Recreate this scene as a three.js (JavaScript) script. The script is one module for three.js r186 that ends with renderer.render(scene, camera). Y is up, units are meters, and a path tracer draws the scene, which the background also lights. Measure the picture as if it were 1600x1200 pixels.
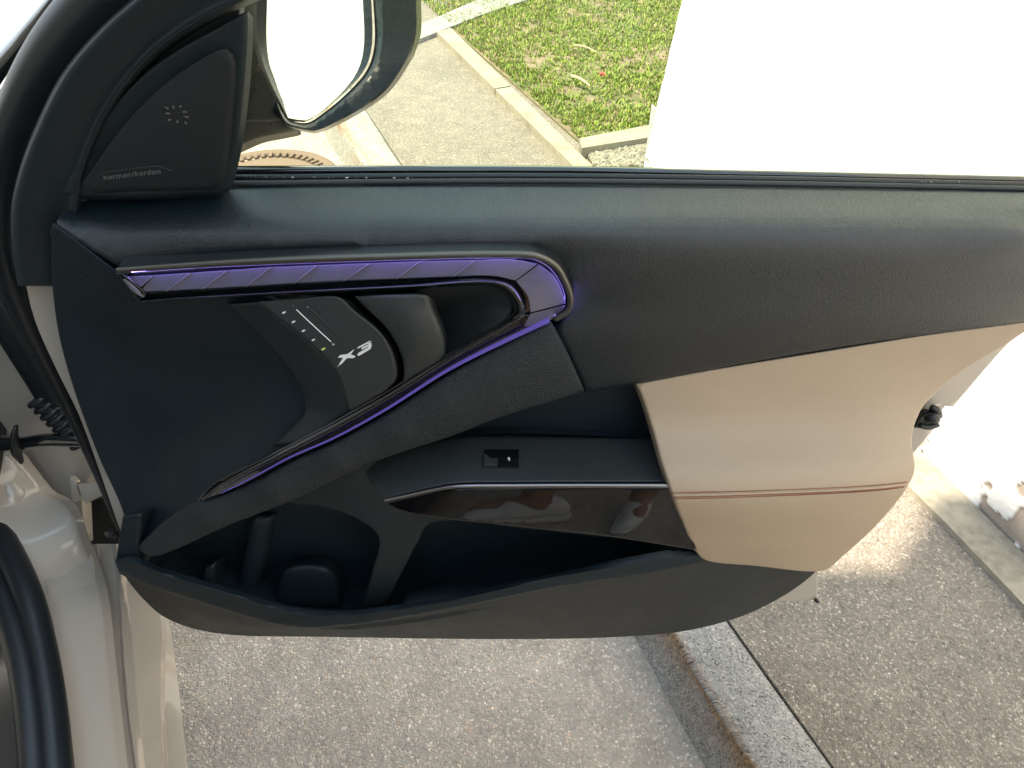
import * as THREE from 'three';
import { mergeGeometries, toCreasedNormals } from 'three/addons/utils/BufferGeometryUtils.js';
import { MarchingCubes } from 'three/addons/objects/MarchingCubes.js';
import { FontLoader } from 'three/addons/loaders/FontLoader.js';
import { TextGeometry } from 'three/addons/geometries/TextGeometry.js';

// ---------------------------------------------------------------- camera, sky, sun, exposure
const scene = new THREE.Scene();
const camera = new THREE.PerspectiveCamera(54.55, 4 / 3, 0.02, 200);
camera.position.set(0, 1.38, 0.66);
camera.rotation.set(-42 * Math.PI / 180, 0, 0);
const renderer = new THREE.WebGLRenderer({ antialias: true });
renderer.toneMapping = THREE.LinearToneMapping;
renderer.toneMappingExposure = 3.1;
renderer.shadowMap.enabled = true;
{ // hazy summer sky
  const w = 64, h = 32, d = new Float32Array(w * h * 4);
  for (let j = 0; j < h; j++) for (let i = 0; i < w; i++) {
    const e = Math.sin(((j + 0.5) / h - 0.5) * Math.PI), t = Math.pow(1 - Math.max(0, e), 2.2);
    const k = (j * w + i) * 4;
    if (e > 0) { d[k] = 0.42 + 0.28 * t; d[k + 1] = 0.54 + 0.22 * t; d[k + 2] = 0.68 + 0.10 * t; } else { d[k] = 0.3; d[k + 1] = 0.3; d[k + 2] = 0.3; }
    d[k + 3] = 1;
  }
  const sky = new THREE.DataTexture(d, w, h, THREE.RGBAFormat, THREE.FloatType);
  sky.mapping = THREE.EquirectangularReflectionMapping; sky.magFilter = THREE.LinearFilter; sky.needsUpdate = true;
  scene.background = sky; scene.environment = sky;
}
const SUN = new THREE.Vector3(-Math.cos(61 * Math.PI / 180), Math.sin(61 * Math.PI / 180), 0.0);
const sun = new THREE.DirectionalLight(0xfff0d8, 4.0);
sun.position.copy(SUN).multiplyScalar(20); scene.add(sun, sun.target);
sun.castShadow = true; sun.shadow.mapSize.set(4096, 4096); sun.shadow.radius = 0.7;
Object.assign(sun.shadow.camera, { left: -8, right: 8, top: 8, bottom: -8, near: 1, far: 45 });

// ---------------------------------------------------------------- helpers
function rng(seed) { let s = seed >>> 0; return () => { s = (s + 0x6D2B79F5) >>> 0; let t = s; t = Math.imul(t ^ (t >>> 15), t | 1); t ^= t + Math.imul(t ^ (t >>> 7), t | 61); return ((t ^ (t >>> 14)) >>> 0) / 4294967296; }; }
const V3 = (p) => new THREE.Vector3(p[0], p[1], p[2]);
function shade(m) { m.castShadow = true; m.receiveShadow = true; return m; }
function add(name, geo, mat, parent) { const m = shade(new THREE.Mesh(geo, mat)); m.name = name; parent.add(m); return m; }
function part(name, parent) { const g = new THREE.Group(); g.name = name; parent.add(g); return g; }
function tag(o, label, category, group) { o.userData.label = label; o.userData.category = category; if (group) o.userData.group = group; return o; }
function structure(o) { o.userData.kind = 'structure'; return o; }

// a line through points; a fourth entry of 1 marks a sharp corner
function smooth(points, closed, step) {
  const n = points.length, out = [], corner = points.map((p) => p[3] === 1);
  const P = points.map(V3), at = (i) => closed ? P[(i % n + n) % n] : P[Math.max(0, Math.min(n - 1, i))];
  const segs = closed ? n : n - 1;
  for (let i = 0; i < segs; i++) {
    const p1 = at(i), p2 = at(i + 1), L = p1.distanceTo(p2);
    let p0 = at(i - 1), p3 = at(i + 2);
    if (corner[i % n] || (!closed && i === 0)) p0 = p1.clone().multiplyScalar(2).sub(p2);
    if (corner[(i + 1) % n] || (!closed && i === n - 2)) p3 = p2.clone().multiplyScalar(2).sub(p1);
    const d = (a, b) => Math.max(1e-5, Math.sqrt(a.distanceTo(b)));
    const d1 = d(p0, p1), d2 = d(p1, p2), d3 = d(p2, p3), k = Math.max(1, Math.round(L / step));
    for (let j = 0; j < k; j++) {
      const t = j / k, v = new THREE.Vector3();
      for (const c of ['x', 'y', 'z']) {
        const m1 = d2 * ((p1[c] - p0[c]) / d1 - (p2[c] - p0[c]) / (d1 + d2) + (p2[c] - p1[c]) / d2);
        const m2 = d2 * ((p2[c] - p1[c]) / d2 - (p3[c] - p1[c]) / (d2 + d3) + (p3[c] - p2[c]) / d3);
        v[c] = (2 * t ** 3 - 3 * t ** 2 + 1) * p1[c] + (t ** 3 - 2 * t ** 2 + t) * m1 + (-2 * t ** 3 + 3 * t ** 2) * p2[c] + (t ** 3 - t ** 2) * m2;
      }
      out.push(v);
    }
  }
  if (!closed) out.push(P[n - 1].clone());
  return out;
}
function resample(pts, count) {
  const L = [0]; for (let i = 1; i < pts.length; i++) L.push(L[i - 1] + pts[i].distanceTo(pts[i - 1]));
  const out = []; let k = 0;
  for (let i = 0; i < count; i++) {
    const s = L[L.length - 1] * i / (count - 1);
    while (k < pts.length - 2 && L[k + 1] < s) k++;
    out.push(pts[k].clone().lerp(pts[k + 1], Math.max(0, Math.min(1, (s - L[k]) / Math.max(1e-9, L[k + 1] - L[k])))));
  }
  return out;
}
// thin plate spline through scattered heights
function spline(ctrl) {
  const n = ctrl.length, N = n + 3, A = [], b = new Float64Array(N), U = (r2) => r2 < 1e-14 ? 0 : r2 * Math.log(r2);
  for (let i = 0; i < N; i++) A.push(new Float64Array(N));
  for (let i = 0; i < n; i++) {
    for (let j = 0; j < n; j++) A[i][j] = U((ctrl[i][0] - ctrl[j][0]) ** 2 + (ctrl[i][1] - ctrl[j][1]) ** 2) + (i === j ? 2e-6 : 0);
    A[i][n] = A[n][i] = 1; A[i][n + 1] = A[n + 1][i] = ctrl[i][0]; A[i][n + 2] = A[n + 2][i] = ctrl[i][1]; b[i] = ctrl[i][2];
  }
  for (let c = 0; c < N; c++) {
    let p = c; for (let r = c + 1; r < N; r++) if (Math.abs(A[r][c]) > Math.abs(A[p][c])) p = r;
    [A[c], A[p]] = [A[p], A[c]]; const tb = b[c]; b[c] = b[p]; b[p] = tb;
    if (Math.abs(A[c][c]) < 1e-12) continue;
    for (let r = c + 1; r < N; r++) { const f = A[r][c] / A[c][c]; if (!f) continue; for (let k = c; k < N; k++) A[r][k] -= f * A[c][k]; b[r] -= f * b[c]; }
  }
  const w = new Float64Array(N);
  for (let r = N - 1; r >= 0; r--) { let s = b[r]; for (let k = r + 1; k < N; k++) s -= A[r][k] * w[k]; w[r] = Math.abs(A[r][r]) < 1e-12 ? 0 : s / A[r][r]; }
  return (x, y) => { let s = w[n] + w[n + 1] * x + w[n + 2] * y; for (let i = 0; i < n; i++) s += w[i] * U((x - ctrl[i][0]) ** 2 + (y - ctrl[i][1]) ** 2); return s; };
}
function delaunay(pts) {
  const n = pts.length, idx = [...Array(n).keys()].sort((a, b) => pts[a][0] - pts[b][0]);
  let x0 = 1e9, x1 = -1e9, y0 = 1e9, y1 = -1e9; for (const p of pts) { x0 = Math.min(x0, p[0]); x1 = Math.max(x1, p[0]); y0 = Math.min(y0, p[1]); y1 = Math.max(y1, p[1]); }
  const D = Math.max(x1 - x0, y1 - y0) * 20, mx = (x0 + x1) / 2, my = (y0 + y1) / 2, all = pts.concat([[mx - D, my - D], [mx + D, my - D], [mx, my + D]]);
  const circ = (i, j, k) => {
    const a = all[i], b = all[j], c = all[k], d = 2 * ((b[0] - a[0]) * (c[1] - a[1]) - (b[1] - a[1]) * (c[0] - a[0]));
    const B = (b[0] - a[0]) ** 2 + (b[1] - a[1]) ** 2, Cc = (c[0] - a[0]) ** 2 + (c[1] - a[1]) ** 2;
    const ux = ((c[1] - a[1]) * B - (b[1] - a[1]) * Cc) / d, uy = ((b[0] - a[0]) * Cc - (c[0] - a[0]) * B) / d;
    return { i, j, k, x: a[0] + ux, y: a[1] + uy, r: ux * ux + uy * uy };
  };
  let open = [circ(n, n + 1, n + 2)]; const closed = [];
  for (const q of idx) {
    const p = all[q], edges = new Map(), keep = [];
    for (const t of open) {
      const dx = p[0] - t.x;
      if (dx > 0 && dx * dx > t.r) { closed.push(t); continue; }
      if (dx * dx + (p[1] - t.y) ** 2 > t.r) { keep.push(t); continue; }
      for (const [a, b] of [[t.i, t.j], [t.j, t.k], [t.k, t.i]]) { const key = a < b ? a * 100000 + b : b * 100000 + a; edges.set(key, edges.has(key) ? null : [a, b]); }
    }
    open = keep;
    for (const e of edges.values()) if (e) { const t = circ(e[0], e[1], q); if (isFinite(t.r)) open.push(t); }
  }
  return closed.concat(open).filter((t) => t.i < n && t.j < n && t.k < n).map((t) => [t.i, t.j, t.k]);
}
const TILT = 40 * Math.PI / 180, CT = Math.cos(TILT), ST = Math.sin(TILT);        // panels are shaped as heights over a plane leaning back by 40 degrees
const toL = (p) => [p.x, p.y * CT - p.z * ST, p.y * ST + p.z * CT];
const toW = (u, v, w) => [u, v * CT + w * ST, -v * ST + w * CT];
// a moulded panel: a closed outline, inner points that shape it, a rounded rim and a wall going back
function panelGeo({ outline, inner = [], round = 0.004, depth = 0.02, step = 0.006, fill = 0.014, drop, puff = 0, ax = 1 }) {
  if (drop === undefined) drop = round;
  let ring = smooth(outline, true, step).map(toL);
  let area = 0; for (let i = 0; i < ring.length; i++) { const a = ring[i], b = ring[(i + 1) % ring.length]; area += a[0] * b[1] - b[0] * a[1]; }
  if (area < 0) ring.reverse();
  const n = ring.length, stride = Math.max(1, Math.ceil(n / 70)), ctrl = [];
  for (let i = 0; i < n; i += stride) ctrl.push(ring[i]);
  for (const p of inner) ctrl.push(toL(V3(p)));
  const f1 = spline(ctrl.map((p) => [p[0] * ax, p[1], p[2]])), f0 = (x, y) => f1(x * ax, y);
  const dist = (x, y) => { let m = 1e9; for (let i = 0; i < n; i++) { const a = ring[i], b = ring[(i + 1) % n], ex = b[0] - a[0], ey = b[1] - a[1]; const t = Math.max(0, Math.min(1, ((x - a[0]) * ex + (y - a[1]) * ey) / (ex * ex + ey * ey + 1e-18))); m = Math.min(m, (a[0] + ex * t - x) ** 2 + (a[1] + ey * t - y) ** 2); } return Math.sqrt(m); };
  const inside = (x, y) => { let c = false; for (let i = 0, j = n - 1; i < n; j = i++) { const a = ring[i], b = ring[j]; if ((a[1] > y) !== (b[1] > y) && x < (b[0] - a[0]) * (y - a[1]) / (b[1] - a[1]) + a[0]) c = !c; } return c; };
  const f = (x, y) => f0(x, y) + (puff ? puff * Math.min(1, dist(x, y) / (round * 6)) : 0);
  const pts = [], W = [], r = rng(5);
  const nor = ring.map((p, i) => { const a = ring[(i + n - 1) % n], b = ring[(i + 1) % n], dx = b[0] - a[0], dy = b[1] - a[1], l = Math.hypot(dx, dy) || 1; return [-dy / l, dx / l]; });
  for (const t of [0, 0.1, 0.28, 0.55, 1]) for (let i = 0; i < n; i++) {
    const x = ring[i][0] + nor[i][0] * t * round, y = ring[i][1] + nor[i][1] * t * round;
    if (t > 0 && (dist(x, y) < t * round * 0.93 || !inside(x, y))) continue;
    pts.push([x + (r() - 0.5) * 1e-6, y + (r() - 0.5) * 1e-6]); W.push((t === 0 ? ring[i][2] * 0.5 + f0(x, y) * 0.5 : f(x, y)) - drop * (1 - Math.sqrt(1 - (1 - t) ** 2)));
  }
  let x0 = 1e9, x1 = -1e9, y0 = 1e9, y1 = -1e9; for (const p of ring) { x0 = Math.min(x0, p[0]); x1 = Math.max(x1, p[0]); y0 = Math.min(y0, p[1]); y1 = Math.max(y1, p[1]); }
  let row = 0;
  for (let y = y0; y < y1; y += fill * 0.866, row++) for (let x = x0 + (row % 2) * fill / 2; x < x1; x += fill) if (inside(x, y) && dist(x, y) > round + fill * 0.4) { const a = x + (r() - 0.5) * fill * 0.1, b = y + (r() - 0.5) * fill * 0.1; pts.push([a, b]); W.push(f(a, b)); }
  const tri = delaunay(pts).filter(([i, j, k]) => { const a = pts[i], b = pts[j], c = pts[k]; const ok = inside((a[0] + b[0] + c[0]) / 3, (a[1] + b[1] + c[1]) / 3); return ok; });
  const pos = [], uv = [], index = [];
  pts.forEach((p, i) => { pos.push(...toW(p[0], p[1], W[i])); uv.push(p[0], p[1]); });
  for (const [i, j, k] of tri) { const a = pts[i], b = pts[j], c = pts[k]; ((b[0] - a[0]) * (c[1] - a[1]) - (b[1] - a[1]) * (c[0] - a[0]) > 0) ? index.push(i, j, k) : index.push(i, k, j); }
  const base = pts.length;
  for (let i = 0; i < n; i++) for (const s of [0, 1]) { const p = pts[i]; pos.push(...toW(p[0], p[1], W[i] - s * depth)); uv.push(p[0] + nor[i][0] * s * depth, p[1] - nor[i][1] * s * depth); }
  for (let i = 0; i < n; i++) { const a = base + 2 * i, b = base + 2 * ((i + 1) % n); index.push(a, a + 1, b, b, a + 1, b + 1); }
  const g = new THREE.BufferGeometry();
  g.setAttribute('position', new THREE.Float32BufferAttribute(pos, 3)); g.setAttribute('uv', new THREE.Float32BufferAttribute(uv, 2)); g.setIndex(index); g.computeVertexNormals();
  g.userData.point = (x, y, lift = 0) => { const q = toL(new THREE.Vector3(x[0], x[1], x[2])); return new THREE.Vector3(...toW(q[0], q[1], f(q[0], q[1]) + lift)); };
  return g;
}
function panel(name, mat, parent, o) { const g = panelGeo(o), m = add(name, g, mat, parent); m.userData = {}; m.onSurface = g.userData.point; g.userData = {}; return m; }
// a skin through several lines; across = extra smooth rows between them
function loftGeo(rows, { along = 40, across = 4, step = 0.004, sharp = false } = {}) {
  const R = rows.map((r) => resample(smooth(r, false, step), along)), grid = [];
  for (let i = 0; i < along; i++) { const col = R.map((r) => [r[i].x, r[i].y, r[i].z, sharp ? 1 : 0]); grid.push(resample(smooth(col, false, 0.001), (rows.length - 1) * across + 1)); }
  const m = grid[0].length, pos = [], uv = [], index = [];
  let su = 0;
  for (let i = 0; i < along; i++) { if (i) su += grid[i][m >> 1].distanceTo(grid[i - 1][m >> 1]); let sv = 0; for (let j = 0; j < m; j++) { if (j) sv += grid[i][j].distanceTo(grid[i][j - 1]); pos.push(grid[i][j].x, grid[i][j].y, grid[i][j].z); uv.push(su, sv); } }
  for (let i = 0; i < along - 1; i++) for (let j = 0; j < m - 1; j++) { const a = i * m + j; index.push(a, a + 1, a + m, a + m, a + 1, a + m + 1); }
  const g = new THREE.BufferGeometry(); g.setAttribute('position', new THREE.Float32BufferAttribute(pos, 3)); g.setAttribute('uv', new THREE.Float32BufferAttribute(uv, 2)); g.setIndex(index); g.computeVertexNormals();
  return sharp ? toCreasedNormals(g, 0.5) : g;
}
// a round or flat bar along a line; radii at its points
function barGeo(points, radii, { sides = 14, step = 0.005, flat = 1, up = [0, 0.7, 0.7] } = {}) {
  const p = smooth(points, false, step), n = p.length, rr = (i) => { if (!Array.isArray(radii)) return radii; const t = i / (n - 1) * (radii.length - 1), k = Math.min(radii.length - 2, Math.floor(t)); return radii[k] + (radii[k + 1] - radii[k]) * (t - k); };
  const pos = [], uv = [], index = [], U = V3(up); let s = 0;
  for (let i = 0; i < n; i++) {
    const T = p[Math.min(n - 1, i + 1)].clone().sub(p[Math.max(0, i - 1)]).normalize(), A = new THREE.Vector3().crossVectors(T, U).normalize(), B = new THREE.Vector3().crossVectors(A, T).normalize(), r = rr(i);
    if (i) s += p[i].distanceTo(p[i - 1]);
    for (let k = 0; k <= sides; k++) { const a = 2 * Math.PI * k / sides, q = p[i].clone().addScaledVector(A, Math.cos(a) * r).addScaledVector(B, Math.sin(a) * r * flat); pos.push(q.x, q.y, q.z); uv.push(s, a * r); }
  }
  const m = sides + 1;
  for (let i = 0; i < n - 1; i++) for (let k = 0; k < sides; k++) { const a = i * m + k; index.push(a, a + 1, a + m, a + m, a + 1, a + m + 1); }
  for (const e of [0, n - 1]) { const c = pos.length / 3; pos.push(p[e].x, p[e].y, p[e].z); uv.push(0, 0); for (let k = 0; k < sides; k++) e ? index.push(c, e * m + k, e * m + k + 1) : index.push(c, k + 1, k); }
  const g = new THREE.BufferGeometry(); g.setAttribute('position', new THREE.Float32BufferAttribute(pos, 3)); g.setAttribute('uv', new THREE.Float32BufferAttribute(uv, 2)); g.setIndex(index); g.computeVertexNormals(); return g;
}
// a flat slab with thickness: outline points in space, pushed along a direction
function slabGeo(outline, dir, step = 0.05) {
  const p = smooth(outline, true, step), n = p.length, c = new THREE.Vector3(); p.forEach((q) => c.add(q)); c.multiplyScalar(1 / n);
  const N = new THREE.Vector3(); for (let i = 0; i < n; i++) N.add(new THREE.Vector3().crossVectors(p[i].clone().sub(c), p[(i + 1) % n].clone().sub(c))); N.normalize();
  const A = p[1].clone().sub(p[0]).normalize(), B = new THREE.Vector3().crossVectors(N, A), flat = p.map((q) => new THREE.Vector2(q.clone().sub(c).dot(A), q.clone().sub(c).dot(B)));
  const faces = THREE.ShapeUtils.triangulateShape(flat, []), D = V3(dir), pos = [], uv = [], quad = (a, b, d) => { for (const q of [a, b, d]) pos.push(q.x, q.y, q.z); };
  const up = Math.abs(N.y) > 0.7, U = (q) => up ? [q.x, q.z] : [q.x * 0.8 - q.z * 0.6, q.y];
  const tri3 = (a, b, d) => { quad(a, b, d); for (const q of [a, b, d]) uv.push(...U(q)); };
  const sign = N.dot(D) < 0;
  for (const [a, b, d] of faces) { sign ? tri3(p[a], p[b], p[d]) : tri3(p[a], p[d], p[b]); const q = (i) => p[i].clone().add(D); sign ? tri3(q(a), q(d), q(b)) : tri3(q(a), q(b), q(d)); }
  let s = 0; const DL = D.length();
  for (let i = 0; i < n; i++) { const a = p[i], b = p[(i + 1) % n], a2 = a.clone().add(D), b2 = b.clone().add(D), l = a.distanceTo(b); const w = sign ? [[a, a2, b, [s, 0], [s, DL], [s + l, 0]], [b, a2, b2, [s + l, 0], [s, DL], [s + l, DL]]] : [[a, b, a2, [s, 0], [s + l, 0], [s, DL]], [b, b2, a2, [s + l, 0], [s + l, DL], [s, DL]]]; for (const t of w) { quad(t[0], t[1], t[2]); uv.push(...t[3], ...t[4], ...t[5]); } s += l; }
  const g = new THREE.BufferGeometry(); g.setAttribute('position', new THREE.Float32BufferAttribute(pos, 3)); g.setAttribute('uv', new THREE.Float32BufferAttribute(uv, 2)); g.computeVertexNormals(); return g;
}

// ---------------------------------------------------------------- textures
function cells(size, count, seed, paint, warp = 0) {                       // tiling cell pattern; paint(pixel, nearest, second, cell random) 
  const r = rng(seed), px = new Float32Array(count * count), py = new Float32Array(count * count), pr = new Float32Array(count * count), q = count / size;
  for (let i = 0; i < count * count; i++) { px[i] = r(); py[i] = r(); pr[i] = r(); }
  for (let y = 0; y < size; y++) for (let x = 0; x < size; x++) {
    const gx = x * q + (warp ? (nz(x / size, y / size, 64) - 0.5) * warp + (nz(x / size + 0.37, y / size + 0.11, 41) - 0.5) * warp : 0), gy = y * q + (warp ? (nz(y / size + 0.21, x / size, 64) - 0.5) * warp + (nz(y / size, x / size + 0.63, 53) - 0.5) * warp : 0), cx = Math.floor(gx), cy = Math.floor(gy); let a = 9, b = 9, id = 0;
    for (let j = -1; j <= 1; j++) for (let i = -1; i <= 1; i++) { const k = ((cy + j + 2 * count) % count) * count + ((cx + i + 2 * count) % count), dx = cx + i + px[k] - gx, dy = cy + j + py[k] - gy, d = dx * dx + dy * dy; if (d < a) { b = a; a = d; id = k; } else if (d < b) b = d; }
    paint((y * size + x) * 4, Math.sqrt(a), Math.sqrt(b), pr[id], id);
  }
}
const nz = noiseTile(64, 11);
function noiseTile(n, seed) {                                     // tiling smooth noise, returns f(u, v, frequency)
  const r = rng(seed), t = new Float32Array(n * n); for (let i = 0; i < n * n; i++) t[i] = r();
  return (u, v, f) => { const x = u * f, y = v * f, i = Math.floor(x), j = Math.floor(y), a = x - i, b = y - j, A = a * a * (3 - 2 * a), B = b * b * (3 - 2 * b), g = (p, q) => t[(((q % f) + f) % f % n) * n + (((p % f) + f) % f % n)]; return (g(i, j) * (1 - A) + g(i + 1, j) * A) * (1 - B) + (g(i, j + 1) * (1 - A) + g(i + 1, j + 1) * A) * B; };
}
function texture(data, size, metres, srgb) {
  const t = new THREE.DataTexture(data, size, size, THREE.RGBAFormat); t.wrapS = t.wrapT = THREE.RepeatWrapping; t.magFilter = THREE.LinearFilter; t.minFilter = THREE.LinearMipmapLinearFilter; t.generateMipmaps = true;
  if (srgb) t.colorSpace = THREE.SRGBColorSpace; t.repeat.set(1 / metres, 1 / metres); t.needsUpdate = true; return t;
}
const S = (l) => Math.max(0, Math.min(255, Math.round(255 * (l <= 0.0031308 ? 12.92 * l : 1.055 * Math.pow(l, 1 / 2.4) - 0.055))));
const grain = (() => { const s = 512, d = new Uint8Array(s * s * 4); cells(s, 44, 3, (k, a, b, c) => { const h = Math.min(1, (b - a) * 2.2) * (0.7 + 0.3 * c) * 255; d[k] = d[k + 1] = d[k + 2] = h; d[k + 3] = 255; }); return texture(d, s, 0.06); })();
const softGrain = (() => { const s = 512, d = new Uint8Array(s * s * 4); cells(s, 70, 8, (k, a, b, c) => { const h = (0.5 + 0.5 * Math.min(1, (b - a) * 1.6)) * 255; d[k] = d[k + 1] = d[k + 2] = h; d[k + 3] = 255; }); return texture(d, s, 0.07); })();
const weave = (() => { const s = 256, d = new Uint8Array(s * s * 4); for (let y = 0; y < s; y++) for (let x = 0; x < s; x++) { const k = (y * s + x) * 4, u = x / s * 16, v = y / s * 16, row = Math.floor(v), a = Math.abs(((u + (row % 2) * 0.5) % 1) - 0.5) * 2, b = Math.abs((v % 1) - 0.5) * 2; const h = Math.max(0, 1 - Math.pow(a, 2) - Math.pow(b, 2) * 0.9); d[k] = d[k + 1] = d[k + 2] = 255 * (0.2 + 0.8 * h); d[k + 3] = 255; } return texture(d, s, 0.034); })();
const meshTex = (() => { const s = 256, d = new Uint8Array(s * s * 4), e = new Uint8Array(s * s * 4); for (let y = 0; y < s; y++) for (let x = 0; x < s; x++) { const k = (y * s + x) * 4, u = x / s * 12, v = y / s * 14, row = Math.floor(v), a = ((u + (row % 2) * 0.5) % 1) - 0.5, b = (v % 1) - 0.5, hole = (a * 1.25) ** 2 + (b * 1.5 + a * 0.5) ** 2 < 0.1; d[k] = d[k + 1] = d[k + 2] = hole ? 0 : 255; e[k] = e[k + 1] = e[k + 2] = hole ? 0 : 255; d[k + 3] = e[k + 3] = 255; } return [texture(e, s, 0.03, true), texture(d, s, 0.03)]; })();
function stones(size, count, metres, seed, tone, bed) {           // aggregate in a binder
  const d = new Uint8Array(size * size * 4), h = new Uint8Array(size * size * 4), q = rng(seed + 1), speck = rng(seed + 2), col = []; for (let i = 0; i < count * count; i++) col.push(tone(q));
  cells(size, count, seed, (k, a, b, c, id) => {
    const x = (k / 4) % size / size, y = Math.floor(k / 4 / size) / size, big = 0.86 + 0.2 * nz(x, y, 6) + 0.16 * nz(x, y, 37) - 0.04, e = Math.min(1, Math.max(0, (b - a - 0.03) * 4)) * (c < 0.4 ? 0.35 : 1), f = 0.86 + 0.16 * nz(x, y, 61) + 0.12 * speck();
    for (let i = 0; i < 3; i++) d[k + i] = S((bed[i] * (1 - e) + col[id][i] * e) * big * f); d[k + 3] = 255;
    h[k] = h[k + 1] = h[k + 2] = 255 * (e * (0.5 + 0.5 * c)); h[k + 3] = 255;
  }, 1.6);
  return [texture(d, size, metres, true), texture(h, size, metres)];
}
const mixTone = (list) => (q) => { const t = q(), c = list[Math.floor(q() * list.length)], f = 0.75 + 0.5 * t; return [c[0] * f, c[1] * f, c[2] * f]; };
const roadTex = stones(2048, 370, 1.9, 21, mixTone([[0.50, 0.455, 0.405], [0.42, 0.385, 0.345], [0.46, 0.41, 0.365], [0.56, 0.51, 0.45], [0.37, 0.345, 0.32], [0.48, 0.42, 0.36], [0.62, 0.57, 0.505], [0.43, 0.40, 0.375], [0.45, 0.41, 0.37], [0.52, 0.42, 0.34]]), [0.34, 0.312, 0.28]);
const pathTex = stones(2048, 390, 1.8, 33, mixTone([[0.34, 0.305, 0.265], [0.28, 0.25, 0.22], [0.40, 0.36, 0.315], [0.22, 0.2, 0.18], [0.47, 0.43, 0.38], [0.32, 0.275, 0.235]]), [0.21, 0.19, 0.168]);
const graniteTex = stones(1024, 230, 0.7, 47, mixTone([[0.40, 0.39, 0.365], [0.33, 0.325, 0.31], [0.45, 0.43, 0.39], [0.09, 0.09, 0.095], [0.2, 0.2, 0.2], [0.36, 0.33, 0.28]]), [0.26, 0.253, 0.24]);
const concreteTex = (() => { const s = 512, d = new Uint8Array(s * s * 4), h = new Uint8Array(s * s * 4), r = rng(9); for (let y = 0; y < s; y++) for (let x = 0; x < s; x++) { const k = (y * s + x) * 4, n = 0.7 + 0.3 * nz(x / s, y / s, 8) + 0.25 * (nz(x / s, y / s, 41) - 0.5) + 0.3 * (r() - 0.5); d[k] = S(0.36 * n); d[k + 1] = S(0.32 * n); d[k + 2] = S(0.245 * n); d[k + 3] = 255; h[k] = h[k + 1] = h[k + 2] = 255 * Math.min(1, n * 0.7); h[k + 3] = 255; } return [texture(d, s, 0.5, true), texture(h, s, 0.5)]; })();
const stuccoTex = (() => { const s = 512, h = new Uint8Array(s * s * 4), r = rng(19); for (let y = 0; y < s; y++) for (let x = 0; x < s; x++) { const k = (y * s + x) * 4, n = 0.5 * nz(x / s, y / s, 32) + 0.35 * nz(x / s, y / s, 64) + 0.15 * r(); h[k] = h[k + 1] = h[k + 2] = 255 * n; h[k + 3] = 255; } return texture(h, s, 0.3); })();
const soilTex = (() => { const s = 512, d = new Uint8Array(s * s * 4), r = rng(29); for (let y = 0; y < s; y++) for (let x = 0; x < s; x++) { const k = (y * s + x) * 4, g = nz(x / s, y / s, 7) * 0.6 + nz(x / s, y / s, 23) * 0.4, n = 0.6 + 0.5 * nz(x / s, y / s, 50) + 0.4 * (r() - 0.5); const m = Math.max(0, Math.min(1, (g - 0.42) * 5)); const a = [0.235, 0.18, 0.112], b = [0.15, 0.155, 0.06]; for (let i = 0; i < 3; i++) d[k + i] = S((a[i] * (1 - m) + b[i] * m) * n); d[k + 3] = 255; } return texture(d, s, 1.3, true); })();

const smudge = (() => { const s = 512, d = new Uint8Array(s * s * 4), r = rng(91); for (let y = 0; y < s; y++) for (let x = 0; x < s; x++) { const k = (y * s + x) * 4, n = 0.45 * nz(x / s, y / s, 5) + 0.3 * nz(x / s, y / s, 19) + 0.15 * nz(x / s, y / s, 60) + 0.1 * r(); d[k] = d[k + 2] = 0; d[k + 1] = 255 * (0.72 + 0.28 * n); d[k + 3] = 255; } return texture(d, s, 0.31); })();
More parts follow.
